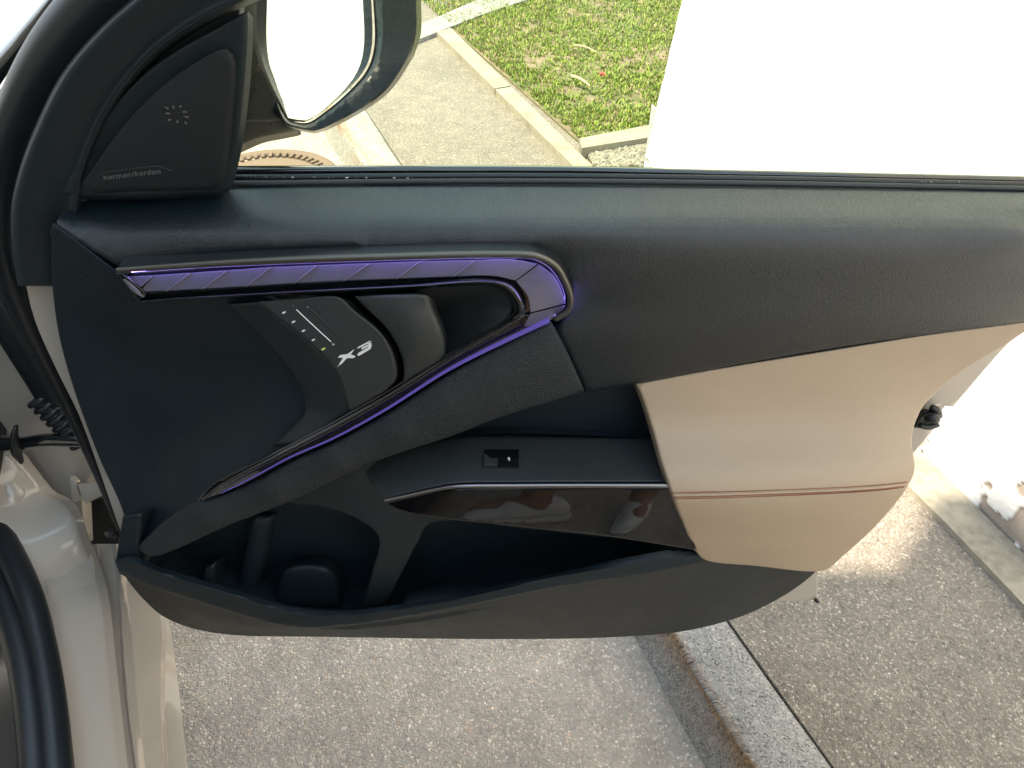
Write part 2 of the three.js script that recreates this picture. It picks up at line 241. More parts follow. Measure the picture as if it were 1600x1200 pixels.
// ---------------------------------------------------------------- materials
const std = (rgb, roughness, o = {}) => new THREE.MeshStandardMaterial({ color: new THREE.Color().setRGB(...rgb), roughness, side: THREE.DoubleSide, ...o });
const phys = (rgb, roughness, o = {}) => new THREE.MeshPhysicalMaterial({ color: new THREE.Color().setRGB(...rgb), roughness, side: THREE.DoubleSide, ...o });
const M = {
  leather: phys([0.0030, 0.0090, 0.0135], 0.38, { ior: 1.68, roughnessMap: smudge, bumpMap: grain, bumpScale: 0.0003, sheen: 0.35, sheenRoughness: 0.3, sheenColor: new THREE.Color().setRGB(0.28, 0.58, 0.72) }),
  plastic: std([0.0032, 0.0105, 0.0155], 0.68, { roughnessMap: smudge, bumpMap: softGrain, bumpScale: 0.00006 }),
  frame: std([0.011, 0.0172, 0.019], 0.56, { roughnessMap: smudge, bumpMap: softGrain, bumpScale: 0.00004 }),
  lower: std([0.027, 0.029, 0.027], 0.7, { roughnessMap: smudge, bumpMap: softGrain, bumpScale: 0.0001 }),
  satin: std([0.026, 0.031, 0.031], 0.6, { roughnessMap: smudge }),
  fabric: std([0.0155, 0.0205, 0.0235], 0.7, { bumpMap: weave, bumpScale: 0.0009 }),
  gloss: phys([0.006, 0.007, 0.008], 0.06, { clearcoat: 1, clearcoatRoughness: 0.03 }),
  piano: phys([0.003, 0.003, 0.0035], 0.03, { ior: 1.52 }),
  chrome: std([0.30, 0.29, 0.275], 0.3, { metalness: 1 }),
  bronze: std([0.13, 0.124, 0.108], 0.4, { metalness: 0.8 }),
  rubber: std([0.012, 0.0145, 0.0165], 0.38),
  beige: std([0.41, 0.315, 0.218], 0.6, { roughnessMap: smudge, bumpMap: softGrain, bumpScale: 0.00018 }),
  thread: std([0.30, 0.12, 0.075], 0.8),
  crystal: phys([0.135, 0.13, 0.165], 0.3, { clearcoat: 1, clearcoatRoughness: 0.05 }),
  violet: std([0.05, 0.04, 0.15], 0.5, { emissive: new THREE.Color().setRGB(0.30, 0.22, 0.92), emissiveIntensity: 10 }),
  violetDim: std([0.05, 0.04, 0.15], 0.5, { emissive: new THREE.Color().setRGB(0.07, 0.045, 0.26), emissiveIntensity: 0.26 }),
  paint: phys([0.46, 0.41, 0.345], 0.36, { metalness: 0.0, clearcoat: 1, clearcoatRoughness: 0.06 }),
  white: std([0.8, 0.8, 0.8], 0.5),
  mesh: std([0.009, 0.0125, 0.014], 0.6, { map: meshTex[0], bumpMap: meshTex[1], bumpScale: 0.0012 }),
  housing: phys([0.004, 0.005, 0.006], 0.32, { ior: 1.35, roughnessMap: smudge }),
  mirror: std([0.92, 0.95, 0.95], 0.02, { metalness: 1 }),
  glass: phys([0.93, 0.97, 0.90], 0, { transmission: 1, thickness: 0, ior: 1.45 }),
  road: std([1.12, 1.06, 0.98], 0.9, { map: roadTex[0], bumpMap: roadTex[1], bumpScale: 0.002 }),
  path: std([0.92, 0.885, 0.82], 0.9, { map: pathTex[0], bumpMap: pathTex[1], bumpScale: 0.0025 }),
  granite: std([1.08, 1.07, 1.05], 0.8, { map: graniteTex[0], bumpMap: graniteTex[1], bumpScale: 0.001 }),
  concrete: std([1, 1, 1], 0.9, { map: concreteTex[0], bumpMap: concreteTex[1], bumpScale: 0.0015 }),
  stucco: std([0.80, 0.80, 0.79], 0.9, { bumpMap: stuccoTex, bumpScale: 0.0012 }),
  soil: std([1, 1, 1], 1, { map: soilTex }),
};

// ---------------------------------------------------------------- ground, kerb, wall, lawn
const rect = (x0, x1, z0, z1, y) => [[x0, y, z0, 1], [x1, y, z0, 1], [x1, y, z1, 1], [x0, y, z1, 1]];
structure(add('road', slabGeo(rect(-40, 40, -40, 40, 0), [0, -0.3, 0], 100), M.road, scene));
const kerbEdge = [[1.27, 0.12, 2.4], [0.3899,0.12,0.1831], [0.2991,0.12,-0.0496], [-0.5708,0.12,-2.0098], [-0.9783,0.12,-2.9642], [-1.3883,0.12,-3.9281]];
const kerbJoint = [[1.41, 0.12, 2.36], [0.5185,0.12,0.1831], [0.418,0.12,-0.0496], [-0.4275,0.12,-2.0098], [-0.8203,0.12,-2.9642], [-1.213,0.12,-3.9281]];
structure(add('pavement', slabGeo([...kerbJoint.map((p) => [...p, 1]), [-3, 0.12, -30, 1], [30, 0.12, -30, 1], [30, 0.12, 2.36, 1]], [0, -0.14, 0], 100), M.path, scene));
{ // granite kerb stones, rust-stained along the front edge
  const kerb = part('kerb', scene); structure(kerb);
  const E = resample(smooth(kerbEdge.map((p) => [...p, 1]), false, 0.02), 640), J = resample(smooth(kerbJoint.map((p) => [...p, 1]), false, 0.02), 640), r = rng(77), cuts = [0, 105, 200, 318, 425, 515, 575, 639];
  const gm = M.granite.clone(); gm.vertexColors = true;
  for (let c = 0; c < cuts.length - 1; c++) {
    const pos = [], uv = [], col = [], index = [], prof = [[-0.27, -0.15], [-0.24, -0.02], [-0.12, -0.075], [-0.07, -0.03], [-0.03, -0.012], [0.0, -0.004], [0.05, 0], [0.13, 0.001], [0.25, 0.002], [0.4, 0.002], [0.6, 0.002], [0.8, 0.001], [0.95, -0.001], [0.99, -0.005], [1.002, -0.03]];
    let rows = 0;
    for (let i = cuts[c]; i <= cuts[c + 1]; i++, rows++) {
      const end = i === cuts[c] || i === cuts[c + 1], e = E[i].clone(), j = J[i].clone();
      if (i === cuts[c] && c) e.lerp(E[i + 1], 0.3), j.lerp(J[i + 1], 0.3);
      prof.forEach(([t, dy], k) => {
        const p = e.clone().lerp(j, t), n1 = nz(i / 640, k / 40, 60), n2 = nz(i / 640 + 0.3, k / 40, 33);
        p.y = 0.12 + dy + (k > 2 ? (n1 - 0.5) * 0.004 : 0) - (end ? 0.004 : 0); p.x += (n2 - 0.5) * 0.006; if (k < 3) p.y = [-0.03, 0.0, 0.05][k];
        pos.push(p.x, p.y, p.z); uv.push(p.z * 1.07, t * 0.14 - dy);
        const stain = k >= 2 && k <= 8 ? Math.max(0, 1 - Math.abs(k - 4.8) / (1.2 + 3.4 * n1)) * Math.min(1, Math.max(0, (n2 - 0.12) * 2.6)) : 0, a = 0.9 + 0.2 * n1;
        col.push(a * (1 - stain * 0.25), a * (1 - stain * 0.6), a * (1 - stain * 0.88));
      });
    }
    const m = prof.length; for (let i = 0; i < rows - 1; i++) for (let k = 0; k < m - 1; k++) { const a = i * m + k; index.push(a, a + m, a + 1, a + 1, a + m, a + m + 1); }
    const g = new THREE.BufferGeometry(); g.setAttribute('position', new THREE.Float32BufferAttribute(pos, 3)); g.setAttribute('uv', new THREE.Float32BufferAttribute(uv, 2)); g.setAttribute('color', new THREE.Float32BufferAttribute(col, 3)); g.setIndex(index); g.computeVertexNormals();
    add('kerb_stone', g, gm, kerb);
  }
}
structure(add('concrete_strip', slabGeo([[0.6519,0.135,-1.3132,1], [1.0236, 0.135, -0.2097, 1], [1.65, 0.135, 1.8, 1], [1.53, 0.135, 1.84, 1], [0.9621,0.135,-0.1027,1], [0.9376,0.135,-0.1772,1], [0.8979,0.135,-0.2932,1], [0.8598,0.135,-0.3911,1], [0.5724,0.135,-1.2074,1]], [0, -0.03, 0], 100), M.concrete, scene));
{ // white rendered wall, paint flaking off along its foot
  const wall = part('boundary_wall', scene);
  tag(wall, 'white rendered wall with flaking paint at its foot beside the pavement', 'wall');
  const A = [1.0236, -0.2097], d = [0.2988, 0.9543], at = (t, y, o = 0) => [A[0] + d[0] * t + 0.954 * o, y, A[1] + d[1] * t - 0.299 * o];
  const r = rng(3), edge = []; for (let y = 0.36; y <= 0.9; y += 0.03) edge.push([...at(-1.8075 + (y - 0.12) * 0.203 + (r() - 0.5) * 0.006, y), 1]);
  add('wall_face', slabGeo([...edge, [...at(-1.64, 3), 1], [...at(6, 3), 1], [...at(6, 0.36), 1]], [0.954 * 0.24, 0, -0.299 * 0.24], 100), M.stucco, wall);
  const pos = [], col = [], uv = [], index = [], nx = 900, ny = 54, t0 = -1.8, t1 = 1.8;
  for (let i = 0; i <= nx; i++) for (let j = 0; j <= ny; j++) {
    const y = 0.1 + 0.27 * j / ny, t = (i === 0 ? t0 + (y - 0.12) * 0.203 : t0 + (t1 - t0) * i / nx), n = nz(t / 0.9 + 0.5, y / 0.9, 60) * 0.4 + nz(t / 1.3 + 0.2, y / 1.3 + 0.4, 30) * 0.6, near = Math.max(0, 1 - Math.abs(t + 0.06) / 0.11);
    const off = n + near * 0.42 - 0.16 - Math.max(0, y - 0.14) * 2.4 > 0.55 ? 1 : 0;
    pos.push(...at(t, y, off * 0.004)); uv.push(t, y); col.push(...(off ? [0.34 * (0.8 + 0.4 * n), 0.29 * (0.8 + 0.4 * n), 0.245 * (0.8 + 0.4 * n)] : [0.8, 0.8, 0.79]));
  }
  for (let i = 0; i < nx; i++) for (let j = 0; j < ny; j++) { const a = i * (ny + 1) + j; index.push(a, a + ny + 1, a + 1, a + 1, a + ny + 1, a + ny + 2); }
  const g = new THREE.BufferGeometry(); g.setAttribute('position', new THREE.Float32BufferAttribute(pos, 3)); g.setAttribute('uv', new THREE.Float32BufferAttribute(uv, 2)); g.setAttribute('color', new THREE.Float32BufferAttribute(col, 3)); g.setIndex(index); g.computeVertexNormals();
  const m = M.stucco.clone(); m.color.setRGB(1, 1, 1); m.vertexColors = true; add('wall_foot', g, m, wall);
}
{ // unseen block added beyond the car to shade the door and pavement
  const shade_block = part('shade_block', scene); tag(shade_block, 'tall plain rendered block added out of view to shade the open door', 'shade_block');
  const s = new THREE.Shape(); s.moveTo(0.19, 0); s.lineTo(0.19, 8.65); s.lineTo(-9, 8.65); s.lineTo(-9, 0);
  const g = new THREE.ExtrudeGeometry(s, { depth: 5, bevelEnabled: false }); g.rotateY(Math.PI / 2); g.translate(-8.66, 0, 0);
  const e = new THREE.Shape(); e.moveTo(0.16, 8.0); e.lineTo(0.19, 8.06); e.lineTo(0.30, 8.24); e.lineTo(0.365, 8.345); e.lineTo(0.372, 8.39); e.quadraticCurveTo(0.35, 8.5, 0.27, 8.535); e.lineTo(0.16, 8.55);  // added bracket, outline shaped so its shadow bends along pavement and wall
  const eg = new THREE.ExtrudeGeometry(e, { depth: 0.05, bevelEnabled: false, curveSegments: 12 }); eg.rotateY(Math.PI / 2); eg.translate(-3.65, 0, 0); add('shadow_bracket', eg, std([0.55, 0.5, 0.42], 0.9), shade_block);
  add('shade_block_wall', g, std([0.55, 0.5, 0.42], 0.9), shade_block);
  for (let k = 0; k < 3; k++) for (let f = 0; f < 3; f++) { const w = part('window', shade_block); const b = new THREE.BoxGeometry(0.08, 1.5, 1.0); b.translate(-3.58, 1.9 + f * 2.6, 1.6 + k * 2.6); add('window_frame', b, M.white, w); const p = new THREE.BoxGeometry(0.03, 1.36, 0.86); p.translate(-3.535, 1.9 + f * 2.6, 1.6 + k * 2.6); add('pane', p, M.gloss, w); }  // frames and panes only dress the added block
}
// lawn with its concrete edging, the gravel at the wall end, the path beyond
structure(add('lawn_soil', slabGeo([[-0.3452,0.128,-3.6193,1], [0.2707,0.128,-2.1391,1], [0.5998,0.128,-2.2971,1], [1.6, 0.128, -2.3, 1], [2.2, 0.128, -7.5, 1], [-0.6, 0.128, -7.5, 1]], [0, -0.02, 0], 100), M.soil, scene));
{
  const e = part('lawn_edging', scene); structure(e);
  const run = (a, b, c, d, n) => { for (let i = 0; i < n; i++) { const L = (p, q, t) => [p[0] + (q[0] - p[0]) * t, p[1], p[2] + (q[2] - p[2]) * t, 1], t0 = i / n + 0.003, t1 = (i + 1) / n - 0.003; add('edging_stone', slabGeo([L(a, b, t0), L(a, b, t1), L(c, d, t1), L(c, d, t0)], [0, -0.06, 0], 100), M.concrete, e); } };
  run([-0.3929,0.15,-3.448], [0.2427,0.15,-1.8529], [-0.3236,0.15,-3.5117], [0.312,0.15,-1.8529], 2);
  run([0.2585,0.165,-2.1023], [0.615,0.165,-2.2594], [0.2624,0.165,-2.0171], [0.5854,0.165,-2.1315], 1);
}
const far = slabGeo([[-0.6284,0.14,-3.1448,1], [-0.4753,0.14,-3.3574,1], [-0.3398,0.14,-3.5456,1], [-0.1633,0.14,-3.7834,1], [0.0444,0.14,-4.0176,1], [0.6673,0.14,-4.7562,1], [0.4256,0.14,-4.8895,1], [-0.2048,0.14,-4.0564,1], [-0.4707,0.14,-3.645,1], [-0.6594,0.14,-3.3879,1]], [0, -0.03, 0], 100);
structure(add('far_kerb', far, M.granite, scene));
{ // grass blades in tufts
  const blade = new THREE.BufferGeometry(); blade.setAttribute('position', new THREE.Float32BufferAttribute([-0.0035, 0, 0, 0.0035, 0, 0, -0.0025, 0.5, 0.12, 0.0025, 0.5, 0.12, 0, 0.9, 0.42], 3)); blade.setIndex([0, 1, 2, 2, 1, 3, 2, 3, 4]); blade.computeVertexNormals();
  const r = rng(101), N = 95000, im = new THREE.InstancedMesh(blade, std([1, 1, 1], 0.7), N), m = new THREE.Matrix4(), c = new THREE.Color();
  const a = [-0.3294,0.128,-3.5863], b = [0.2715,0.128,-2.1508]; let n = 0;
  while (n < N) {
    const z = -2.15 - Math.pow(r(), 1.15) * 3.6, xl = a[0] + (b[0] - a[0]) * (z - a[2]) / (b[2] - a[2]) + 0.01, x = xl + r() * (1.35 + 0.3 * (-z - 2));
    if (z > b[2] - 0.02 - (x - b[0]) * 0.19 * 0) { if (z > -2.28 + (x - b[0]) * 0.05 - 0.0) continue; }
    const k = nz(x / 6 + 0.5, z / 6 + 0.5, 29) * 0.3 + nz(x / 3 + 0.5, z / 3 + 0.5, 57) * 0.3 + nz(x / 1.3 + 0.5, z / 1.3 + 0.5, 61) * 0.4 + (-z - 3) * 0.05;
    if (k < 0.26 + r() * 0.42) continue;
    const h = 0.01 + 0.026 * r() * k, q = new THREE.Quaternion().setFromEuler(new THREE.Euler((r() - 0.5) * 0.9, r() * 6.28, (r() - 0.5) * 0.9));
    m.compose(new THREE.Vector3(x, 0.127, z), q, new THREE.Vector3(0.7 + 0.7 * r(), h, h)); im.setMatrixAt(n, m);
    const y = r(); c.setRGB(0.17 + 0.16 * y, 0.27 + 0.13 * y, 0.035 + 0.03 * y); if (r() < 0.22) c.setRGB(0.36, 0.29, 0.15); im.setColorAt(n, c); n++;
  }
  im.name = 'grass'; im.userData = { kind: 'stuff', label: 'patchy short green grass on the small lawn behind the window', category: 'grass' }; shade(im); scene.add(im);
  const leaf = new THREE.IcosahedronGeometry(1, 0), N2 = 1500, im2 = new THREE.InstancedMesh(leaf, std([1, 1, 1], 0.9), N2); 
  const g0 = [0.2826,0.12,-2.0877], g1 = [0.5736,0.12,-2.1806], g2 = [0.4834,0.12,-1.935], g3 = [0.3125,0.12,-1.9142];
  for (let i = 0; i < N2; i++) {
    const u = r(), v = r(), x = (g0[0] * (1 - u) + g1[0] * u) * (1 - v) + (g3[0] * (1 - u) + g2[0] * u) * v, z = (g0[2] * (1 - u) + g1[2] * u) * (1 - v) + (g3[2] * (1 - u) + g2[2] * u) * v, s = 0.007 + 0.008 * r();
    m.compose(new THREE.Vector3(x, 0.126 + s * 0.3 + r() * 0.006, z), new THREE.Quaternion().setFromEuler(new THREE.Euler(r() * 6, r() * 6, r() * 6)), new THREE.Vector3(s * (0.8 + r() * 0.6), s * 0.7, s)); im2.setMatrixAt(i, m);
    const y = 0.16 + 0.2 * r(); c.setRGB(y, y * 0.92, y * 0.74); im2.setColorAt(i, c);
  }
  im2.name = 'gravel'; im2.userData = { kind: 'stuff', label: 'pale rounded gravel between the lawn edging and the white wall', category: 'gravel' }; shade(im2); scene.add(im2);
  // litter on the lawn
  const twig = (name, p, q, rad, mat, label, cat) => tag(add(name, barGeo([p, [(p[0] + q[0]) / 2, p[1] + 0.008, (p[2] + q[2]) / 2], q], [rad, rad * 1.1, rad * 0.5], { sides: 6, step: 0.02 }), mat, scene), label, cat);
  const dry = std([0.42, 0.35, 0.24], 0.8);
  twig('wood_chip', [0.2675,0.17,-2.7558], [0.3413,0.17,-2.6319], 0.006, dry, 'longer pale wood chip lying in the middle of the lawn', 'wood chip');
  twig('twig', [0.3049,0.17,-3.1732], [0.4116,0.17,-3.0618], 0.004, dry, 'thin straw-coloured twig lying in the grass farther from the edging', 'twig');
  twig('red_scrap', [0.3983,0.17,-2.7718], [0.4199,0.17,-2.7558], 0.007, std([0.6, 0.07, 0.06], 0.6), 'small red scrap lying in the grass', 'litter');
}
{ // cast-iron cover in the road
  const o = part('manhole_cover', scene); tag(o, 'rusty round cast-iron manhole cover in the road by the kerb', 'manhole cover');
  const c = [-0.9762,0,-2.0383], rust = std([0.20, 0.14, 0.10], 0.85, { bumpMap: concreteTex[1], bumpScale: 0.002 });
  o.position.set(c[0], 0, c[2]);
  add('cover_frame', new THREE.LatheGeometry([[0.3, 0.001], [0.3, 0.014], [0.265, 0.014], [0.262, 0.002]].map((p) => new THREE.Vector2(...p)), 64), rust, o);
  add('cover_plate', new THREE.CylinderGeometry(0.235, 0.235, 0.016, 64), rust, o);
  const t = new THREE.BoxGeometry(0.034, 0.02, 0.013); for (let k = 0; k < 52; k++) { const a = k / 52 * Math.PI * 2, m = add('tooth', t, rust, o); m.position.set(Math.cos(a) * 0.248, 0.006, Math.sin(a) * 0.248); m.rotation.y = -a; }
}

// ---------------------------------------------------------------- the open car door
const car = new THREE.Group(); car.name = 'car'; scene.add(car);
tag(car, 'beige car with its front door open, showing black and tan trim with violet light strip', 'car');
const door = car;

// painted steel shell: shows as a sliver at the hinge side and behind the beige panel
{
  const shell = part('door_shell', door);
  panel('inner_skin', M.paint, shell, { round: 0.003, depth: 0.035, fill: 0.05, step: 0.02,
    outline: [[-0.518,0.9319,0,1], [-0.5297,0.881,0], [-0.5355,0.801,0], [-0.5375,0.7379,0], [-0.549,0.6437,0], [-0.57,0.4954,0,1], [-0.5259,0.4188,0], [-0.3926,0.3159,0], [0.1035,0.3121,0], [0.4521,0.3202,0.005,1], [0.4893,0.3255,0.006,1], [0.4726,0.3967,0,1], [0.5244,0.6672,0,1], [0.5344,0.7109,0,1], [0.5183,0.7301,0,1], [0.5219,0.7499,0,1], [0.5313,0.7499,0], [0.5423,0.7477,0,1], [0.5595,0.8256,0,1], [0.5823,0.907,0,1], [0.5626,0.948,0,1], [-0.4956,0.948,0,1]] });
  panel('outer_skin', M.paint, shell, { round: 0.004, depth: 0.004, fill: 0.1, step: 0.03,
    outline: [[-0.5573,0.898,-0.05,1], [-0.5842,0.7483,-0.06], [-0.5989,0.5767,-0.06], [-0.6132,0.4284,-0.05,1], [-0.4062,0.3092,-0.05], [0.479,0.2749,-0.05,1], [0.4969,0.3638,-0.05,1], [0.5645,0.6234,-0.06,1], [0.6287,0.8777,-0.06,1], [0.5596,1.0096,-0.05,1], [-0.4663,1.0096,-0.05,1]] });
  add('edge_rubber', barGeo([[0.4889,0.325,0.008], [0.4833,0.332,0.01]], 0.003), M.rubber, shell);
  const latch = part('door_latch', door);
  panel('latch_plate', M.satin, latch, { round: 0.003, depth: 0.02, fill: 0.02, step: 0.004, outline: [[0.4997,0.7242,0.012], [0.4987,0.7441,0.012], [0.5071,0.7549,0.012], [0.5183,0.7419,0.012], [0.524,0.7309,0.012], [0.5175,0.7253,0.012]] });
  add('latch_claw', barGeo([[0.5011,0.7455,0.02], [0.5049,0.7518,0.022], [0.5143,0.7435,0.018]], [0.005, 0.007, 0.005]), M.rubber, latch);
  add('latch_bumper', barGeo([[0.5009,0.7296,0.014], [0.5132,0.7272,0.015], [0.5249,0.7287,0.012]], 0.003), M.frame, latch);
  add('latch_lever', barGeo([[0.5047,0.7592,0.012], [0.5102,0.7569,0.014], [0.5205,0.7441,0.012]], [0.004, 0.005, 0.004]), M.rubber, latch);
}
// dark inner carrier behind every opening of the trim
panel('trim_carrier', M.plastic, door, { round: 0.004, depth: 0.015, fill: 0.03, step: 0.012,
  outline: [[-0.4569,0.9812,0.004,1], [-0.5044,0.8478,0.004], [-0.5327,0.6605,0.004], [-0.5438,0.4875,0.02,1], [-0.4597,0.4691,0.04], [-0.3628,0.4023,0.045], [-0.1909,0.4023,0.045], [0.1861,0.4444,0.045], [0.3647,0.4938,0.03,1], [0.4651,0.6958,0.02,1], [0.4949,0.8608,0.02,1], [0.553,0.9455,0.02,1], [0.5174,1.0193,0.02,1], [-0.0618,1.0181,0.018], [-0.2816,0.8841,0.004], [-0.3137,1.0173,0.004], [-0.4203,1.0173,0.004,1]] });

// upper trim: soft shelf below the window rolling over into the upright face
panel('upper_trim', M.leather, door, { ax: 0.22, round: 0.006, depth: 0.03, fill: 0.012, step: 0.008,
  outline: [[-0.4301,1.0304,0.004,1], [-0.3703,1.0359,0.003], [-0.2793,1.042,0.003], [-0.0612,1.0453,0.003], [0.1838,1.044,0.003], [0.5298,1.038,0.003,1], [0.508,1.0077,0.07], [0.5524,0.9313,0.058,1], [0.5183,0.9216,0.058], [0.3948,0.9017,0.06], [0.2691,0.8751,0.061], [0.1384,0.8416,0.061], [0.0806,0.8265,0.061,1], [0.0622,0.8758,0.066], [0.0421,0.9244,0.07,1], [0.0529,0.9402,0.07], [0.057,0.9572,0.07], [0.0507,0.9837,0.072], [0.0389,1.0048,0.074], [0.021,1.015,0.075], [-0.0116,1.017,0.075], [-0.1169,1.0137,0.074], [-0.2355,1.0076,0.073], [-0.3665,0.9958,0.071,1], [-0.3942,1.0162,0.066], [-0.4199,1.0341,0.058,1]],
  inner: [[-0.3712,1.0294,0.038], [-0.2955,1.0383,0.042], [-0.2062,1.0416,0.042], [-0.1176,1.0435,0.042], [-0.0294,1.0435,0.042], [0.0588,1.0435,0.042], [0.1471,1.0429,0.042], [0.2355,1.0422,0.042], [0.3242,1.0409,0.042], [0.4132,1.0396,0.042], [0.4846,1.0383,0.042],
    [-0.3568,1.0222,0.066], [-0.2885,1.0326,0.069], [-0.2013,1.0359,0.069], [-0.1147,1.0385,0.069], [-0.0286,1.0405,0.069], [0.0572,1.0411,0.069], [0.1431,1.0405,0.069], [0.2293,1.0392,0.069], [0.3157,1.0379,0.069], [0.4026,1.0359,0.069], [0.4725,1.034,0.069],
    [-0.2893,1.0206,0.0775], [-0.2015,1.0245,0.0785], [-0.1147,1.0278,0.0785], [-0.0286,1.0304,0.0785], [0.0571,1.0317,0.0785], [0.143,1.0311,0.0785], [0.229,1.0298,0.0785], [0.3153,1.0285,0.0785], [0.4019,1.0271,0.0785], [0.4718,1.0255,0.078],
    [0.0779,0.9845,0.0775], [0.1498,0.9845,0.0775], [0.2397,0.9845,0.0775], [0.3296,0.9845,0.0775], [0.4205,0.9835,0.076], [0.096,0.9195,0.072], [0.16,0.9195,0.072], [0.2542,0.9275,0.072], [0.3482,0.934,0.07]] });

// window seals and glass
{
  const seals = part('window_seal', door);
  add('seal_lip', loftGeo([[[-0.2967,1.0483,-0.03], [0,1.049,-0.03], [0.2534,1.0443,-0.03], [0.5482,1.0375,-0.03]], [[-0.2922,1.0515,-0.018], [0,1.0528,-0.018], [0.2495,1.0481,-0.018], [0.5396,1.0414,-0.018]], [[-0.2922,1.0483,-0.015], [0,1.0496,-0.015], [0.2493,1.0456,-0.015], [0.5393,1.0389,-0.015]], [[-0.2959,1.0421,-0.022], [0,1.0435,-0.022], [0.2525,1.0394,-0.022], [0.5462,1.0326,-0.022]]], { along: 30, across: 5 }), M.gloss, seals);
  add('seal_ridge', barGeo([[-0.2919,1.0449,-0.011], [0,1.0469,-0.011], [0.2487,1.0436,-0.011], [0.5381,1.0368,-0.011]], 0.0032, { step: 0.05 }), M.rubber, seals);
  add('seal_bead', barGeo([[-0.29,1.0429,-0.003], [0,1.0456,-0.003], [0.2468,1.0429,-0.003], [0.5337,1.0369,-0.003]], 0.0028, { step: 0.05 }), M.satin, seals);
  add('seal_base', loftGeo([[[-0.2994,1.0439,-0.035], [0,1.0446,-0.035], [0.5528,1.0336,-0.035]], [[-0.2996,1.0375,-0.03], [0,1.0389,-0.03], [0.5526,1.0285,-0.03]], [[-0.2896,1.0388,0.002], [0,1.0415,0.002], [0.533,1.0327,0.002]]], { along: 20 }), M.rubber, seals);
  const glass = slabGeo([[-0.4113,1.0432,-0.028,1], [0,1.0473,-0.028,1], [0.5745,1.0337,-0.028,1], [0.62, 1.5, 0.14, 1], [-0.05, 1.5, 0.14, 1]], [0, 0, -0.004], 10);
  add('window_glass', glass, M.glass, door);
  const r = rng(55), gs = [];
  for (let k = 0; k < 70; k++) { const t = r(), g = new THREE.IcosahedronGeometry(0.0004 + 0.0011 * r() * r(), 0); const a = [-0.2657,1.0475,-0.0085], b = [0.435,1.0415,-0.0085], u = k < 40 ? t * 0.4 : t; g.scale(1, 0.5, 1); g.translate(a[0] + (b[0] - a[0]) * u, a[1] + (b[1] - a[1]) * u + 0.0005, a[2] + (r() - 0.5) * 0.004); gs.push(g); }
  const d = add('dust', mergeGeometries(gs), std([0.45, 0.45, 0.43], 0.9), seals); d.userData.kind = 'stuff';
}

// left end of the trim: end band and the deep smooth hollow
panel('end_band', M.plastic, door, { round: 0.004, depth: 0.03, fill: 0.015, step: 0.006,
  outline: [[-0.421,1.035,0.056,1], [-0.3949,1.0156,0.065], [-0.3728,0.9903,0.069,1], [-0.3651,0.9558,0.066,1], [-0.3648,0.9485,0.06], [-0.4014,0.9491,0.05], [-0.4256,0.9774,0.045], [-0.4364,1.0117,0.045]] });
panel('foot_well_panel', M.plastic, door, { round: 0.005, depth: 0.03, fill: 0.014, step: 0.007,
  outline: [[-0.436,1.0152,0.044,1], [-0.4226,0.9839,0.046], [-0.3986,0.9568,0.05], [-0.3594,0.9517,0.058], [-0.25,0.9592,0.06], [-0.2109,0.9344,0.06], [-0.1884,0.876,0.06], [-0.1807,0.807,0.066], [-0.2403,0.7642,0.074], [-0.2977,0.7296,0.08], [-0.3591,0.6884,0.086], [-0.4209,0.6317,0.09], [-0.4861,0.5726,0.092,1], [-0.5065,0.5599,0.085,1], [-0.5036,0.6031,0.06], [-0.5131,0.6956,0.036], [-0.506,0.7908,0.03], [-0.4894,0.8822,0.03], [-0.4609,0.964,0.036]],
  inner: [[-0.4483,0.8657,0.026], [-0.391,0.8673,0.028], [-0.324,0.8738,0.036], [-0.4552,0.7665,0.024], [-0.3921,0.7704,0.028], [-0.3254,0.7819,0.04], [-0.4484,0.679,0.037], [-0.3788,0.7204,0.043], [-0.3227,0.7453,0.056], [-0.2777,0.7727,0.062], [-0.4457,0.6344,0.062], [-0.246,0.8326,0.052]] });
panel('corner_block', M.plastic, door, { round: 0.004, depth: 0.05, fill: 0.02, step: 0.005, outline: [[-0.4798,0.6469,0.088,1], [-0.4542,0.6532,0.09,1], [-0.4807,0.5701,0.1,1], [-0.515,0.5616,0.1,1]] });

